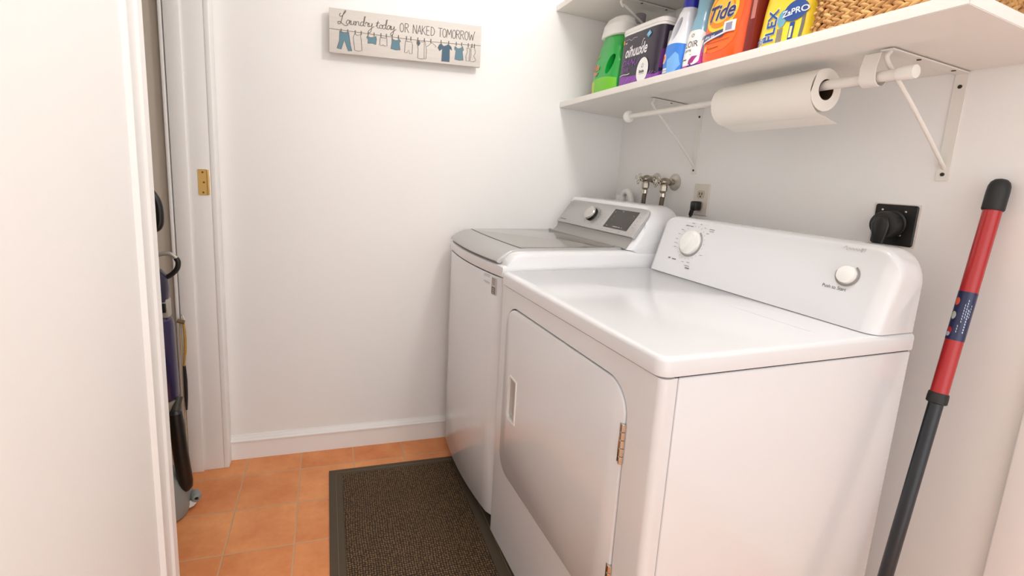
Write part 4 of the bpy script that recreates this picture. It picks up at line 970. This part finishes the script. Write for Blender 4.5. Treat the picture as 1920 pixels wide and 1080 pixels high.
# label sleeve
za, zb_ = .9080, 1.0110
M = BM(); tube(M, [pp(za), pp(zb_)], .0156, 40, caps=False); sl_ = obj('label_sleeve', M, mat('sleeve_navy', (14, 26, 76), .3, coat=.4), ru)
uu, vv = frame(axp); cdir = (CAMPOS-(T0+ddp*(T0.z-.96))); cdir = (cdir-axp*cdir.dot(axp)).normalized(); cs = axp.cross(cdir)
def plf(u, v, t): # u = arc metres to the right as seen, v = height along pole
    a = u/.0156; return pp(v)+(cdir*cos(a)+cs*-sin(a)*-1)*(.0158+t)
for k, (v, cl, nm) in enumerate(((.995, (216, 90, 60), 'orange_spot_print'), (.965, (190, 200, 190), 'pale_spot_print'), (.932, (190, 40, 40), 'red_spot_print'))):
    M = BM(); blob(M, plf, ell(-.0135, v-.006, .0050, .0085, 12), t=.0004, k=3); obj(nm, M, mat(nm, cl, .5), sl_)
M = BM(); blob(M, plf, ell(-.0145, .919, .0045, .005, 10), t=.0007, k=2)
for q, (u, a_, b2) in enumerate(((.001, .985, .945), (.0045, .995, .955), (.008, .975, .925), (-.002, .940, .925), (.011, .985, .96))):
    v = a_
    while v > b2:
        ribbon(M, [(u, v), (u+.0004, v-.004)], plf, .0012 if q != 2 else .002, t=.0005); v -= .0058
obj('sleeve_print', M, mat('sleeve_print', (186, 198, 222), .5), sl_)

# ------------------------------------------------------------ closet: upright vacuum and a hanging tool
VY = -.27
PRP = mat('vacuum_purple', (40, 30, 72), .3, coat=.5); VG = mat('vacuum_grey', (140, 140, 136), .4); VS_ = mat('vacuum_silver', (176, 170, 160), .35, .3)
vc = thing('upright_vacuum', 'purple and grey upright vacuum standing in the closet', 'vacuum cleaner', RM(-1.845, VY, 0), A)
def vl(x, z, y=0): return (x+1.845, y, z)
M = BM(); rs = []
for z, hw, hd, cx in ((.008, .070, .085, -1.846), (.03, .075, .088, -1.846), (.09, .068, .075, -1.846), (.128, .052, .055, -1.846), (.150, .040, .042, -1.850), (.158, .030, .03, -1.858)):
    rs.append([vl(cx+hw*math.copysign(abs(cos(q))**.7, cos(q)), z, hd*math.copysign(abs(sin(q))**.7, sin(q))-.01) for q in [2*pi*k/28 for k in range(28)]])
rings(M, rs); obj('base', M, VG, vc, smooth=60)
M = BM(); rs = []
rings(M, [[vl(x, z, y_) for x, z in ((-1.800, .095), (-1.785, .090), (-1.776, .055), (-1.778, .040), (-1.752, .030), (-1.760, .020), (-1.790, .006), (-1.802, .020))] for y_ in (-.03, .02)]); obj('wheel_arm', M, PLW, vc, smooth=20)
M = BM(); lathe(M, [(.006, -.03), (.015, -.026), (.018, -.010), (.018, .006), (.013, .016), (.0065, .019), (.006, .010)], vl(-1.757, .0425, -.01), (.35, -1, .1), 24); wb = obj('wheel', M, mat('wheel_grey', (140, 142, 140), .45), vc)
M = BM(); lathe(M, [(.0058, .009), (.0058, .0125), (.001, .013)], vl(-1.757, .0425, -.01), (.35, -1, .1), 16); obj('axle_hole', M, BLK, wb)
M = BM(); tube(M, [vl(-1.836, .412), vl(-1.8385, .425), vl(-1.842, .68), vl(-1.842, .694), vl(-1.842, .704)], [.040, .0475, .0475, .044, .030], 28); obj('dust_bin', M, PRP, vc)
M = BM(); tube(M, [vl(-1.836, .36), vl(-1.836, .415)], [.028, .042], 24); obj('bin_neck', M, VS_, vc)
M = BM(); tube(M, spline([vl(-1.7945, .418, -.0), vl(-1.798, .385, -.02), vl(-1.797, .365, -.03)], 5), [.014]*11, 16); obj('wand_joint', M, mat('dark_olive', (66, 62, 52), .4), vc)
M = BM(); tube(M, [vl(-1.8005, .384, -.03), vl(-1.7995, .374, -.03), vl(-1.796, .33, -.03), vl(-1.790, .22, -.03), vl(-1.781, .12, -.03), vl(-1.779, .098, -.03), vl(-1.781, .086, -.03)], [.012, .021, .0228, .0235, .0235, .020, .012], 24); obj('wand', M, BLK, vc)
M = BM(); tube(M, [vl(-1.828, .135, -.05), vl(-1.8205, .36, -.05)], .0075, 14); obj('yellow_tube', M, mat('olive_yellow', (160, 132, 40), .4), vc)
M = BM(); lathe(M, [(.012, 0), (.012, .008)], vl(-1.828, .132, -.05), (0, 0, 1), 16); obj('orange_ring', M, mat('orange_ring', (196, 92, 50), .4), vc)
M = BM(); box(M, vl(-1.88, .702, -.02), vl(-1.803, .765, .02), .005, 2); hb = obj('motor_collar', M, VS_, vc)
M = BM(); box(M, vl(-1.828, .722, -.026), vl(-1.8085, .752, -.018), .002); obj('switch', M, BLK, hb)
M = BM(); tube(M, [vl(-1.845, .76), vl(-1.842, .80), vl(-1.840, .84), vl(-1.843, .858)], [.040, .041, .036, .022], 24); obj('upper_body', M, mat('vacuum_dark', (40, 36, 58), .3, coat=.4), vc)
M = BM(); tube(M, spline([vl(-1.845, .902), vl(-1.815, .9125), vl(-1.790, .911), vl(-1.7745, .895)], 6), .0068, 14); ha = obj('carry_handle', M, VS_, vc)
M = BM(); tube(M, spline([vl(-1.7765, .898), vl(-1.771, .884), vl(-1.776, .862), vl(-1.795, .842), vl(-1.815, .832)], 6), .0082, 14); obj('handle_grip', M, BLK, ha)
M = BM(); tube(M, [vl(-1.858, .85), vl(-1.858, 1.0)], .012, 16); obj('handle_tube', M, VS_, vc)
M = BM(); tube(M, spline([vl(-1.855, .985), vl(-1.822, 1.0), vl(-1.815, 1.04), vl(-1.822, 1.085), vl(-1.85, 1.12), vl(-1.88, 1.08), vl(-1.872, 1.0)], 6), [.010]+[.012]*36, 14); obj('handle_loop', M, BLK, vc)
# hanging yellow handled tool on a hook
tk = thing('hanging_duster', 'tan handled cleaning tool hanging in the closet beside the vacuum', 'cleaning tool', RM(-1.820, -.085, .30), A)
M = BM(); tube(M, [(-.014, 0, .332), (.010, 0, .324)], .0075, 12); obj('head', M, mat('drift_wood', (122, 100, 68), .7), tk)
M = BM(); tube(M, spline([(.000, 0, .352), (.006, 0, .350), (.011, 0, .330), (.009, 0, .322)], 5), .0012, 8); obj('hook', M, CHR, tk)
M = BM(); tube(M, spline([(.006, 0, .318), (.0085, 0, .28), (.007, 0, .22), (.0005, 0, .155)], 6), [.0045]*8+[.005]*6+[.0035]*5, 12); obj('handle', M, mat('tan_handle', (190, 148, 70), .45), tk)
M = BM(); tube(M, [(.001, 0, .156), (.002, 0, .10), (.001, 0, .03), (0, 0, -.02)], [.005, .0065, .006, .003], 12); obj('bristles', M, BLK2, tk)
M = BM(); tube(M, [(-.007, .006, .325), (-.008, .006, -.298)], .003, 10); obj('stick', M, mat('pale_stick', (196, 176, 140), .5), tk)
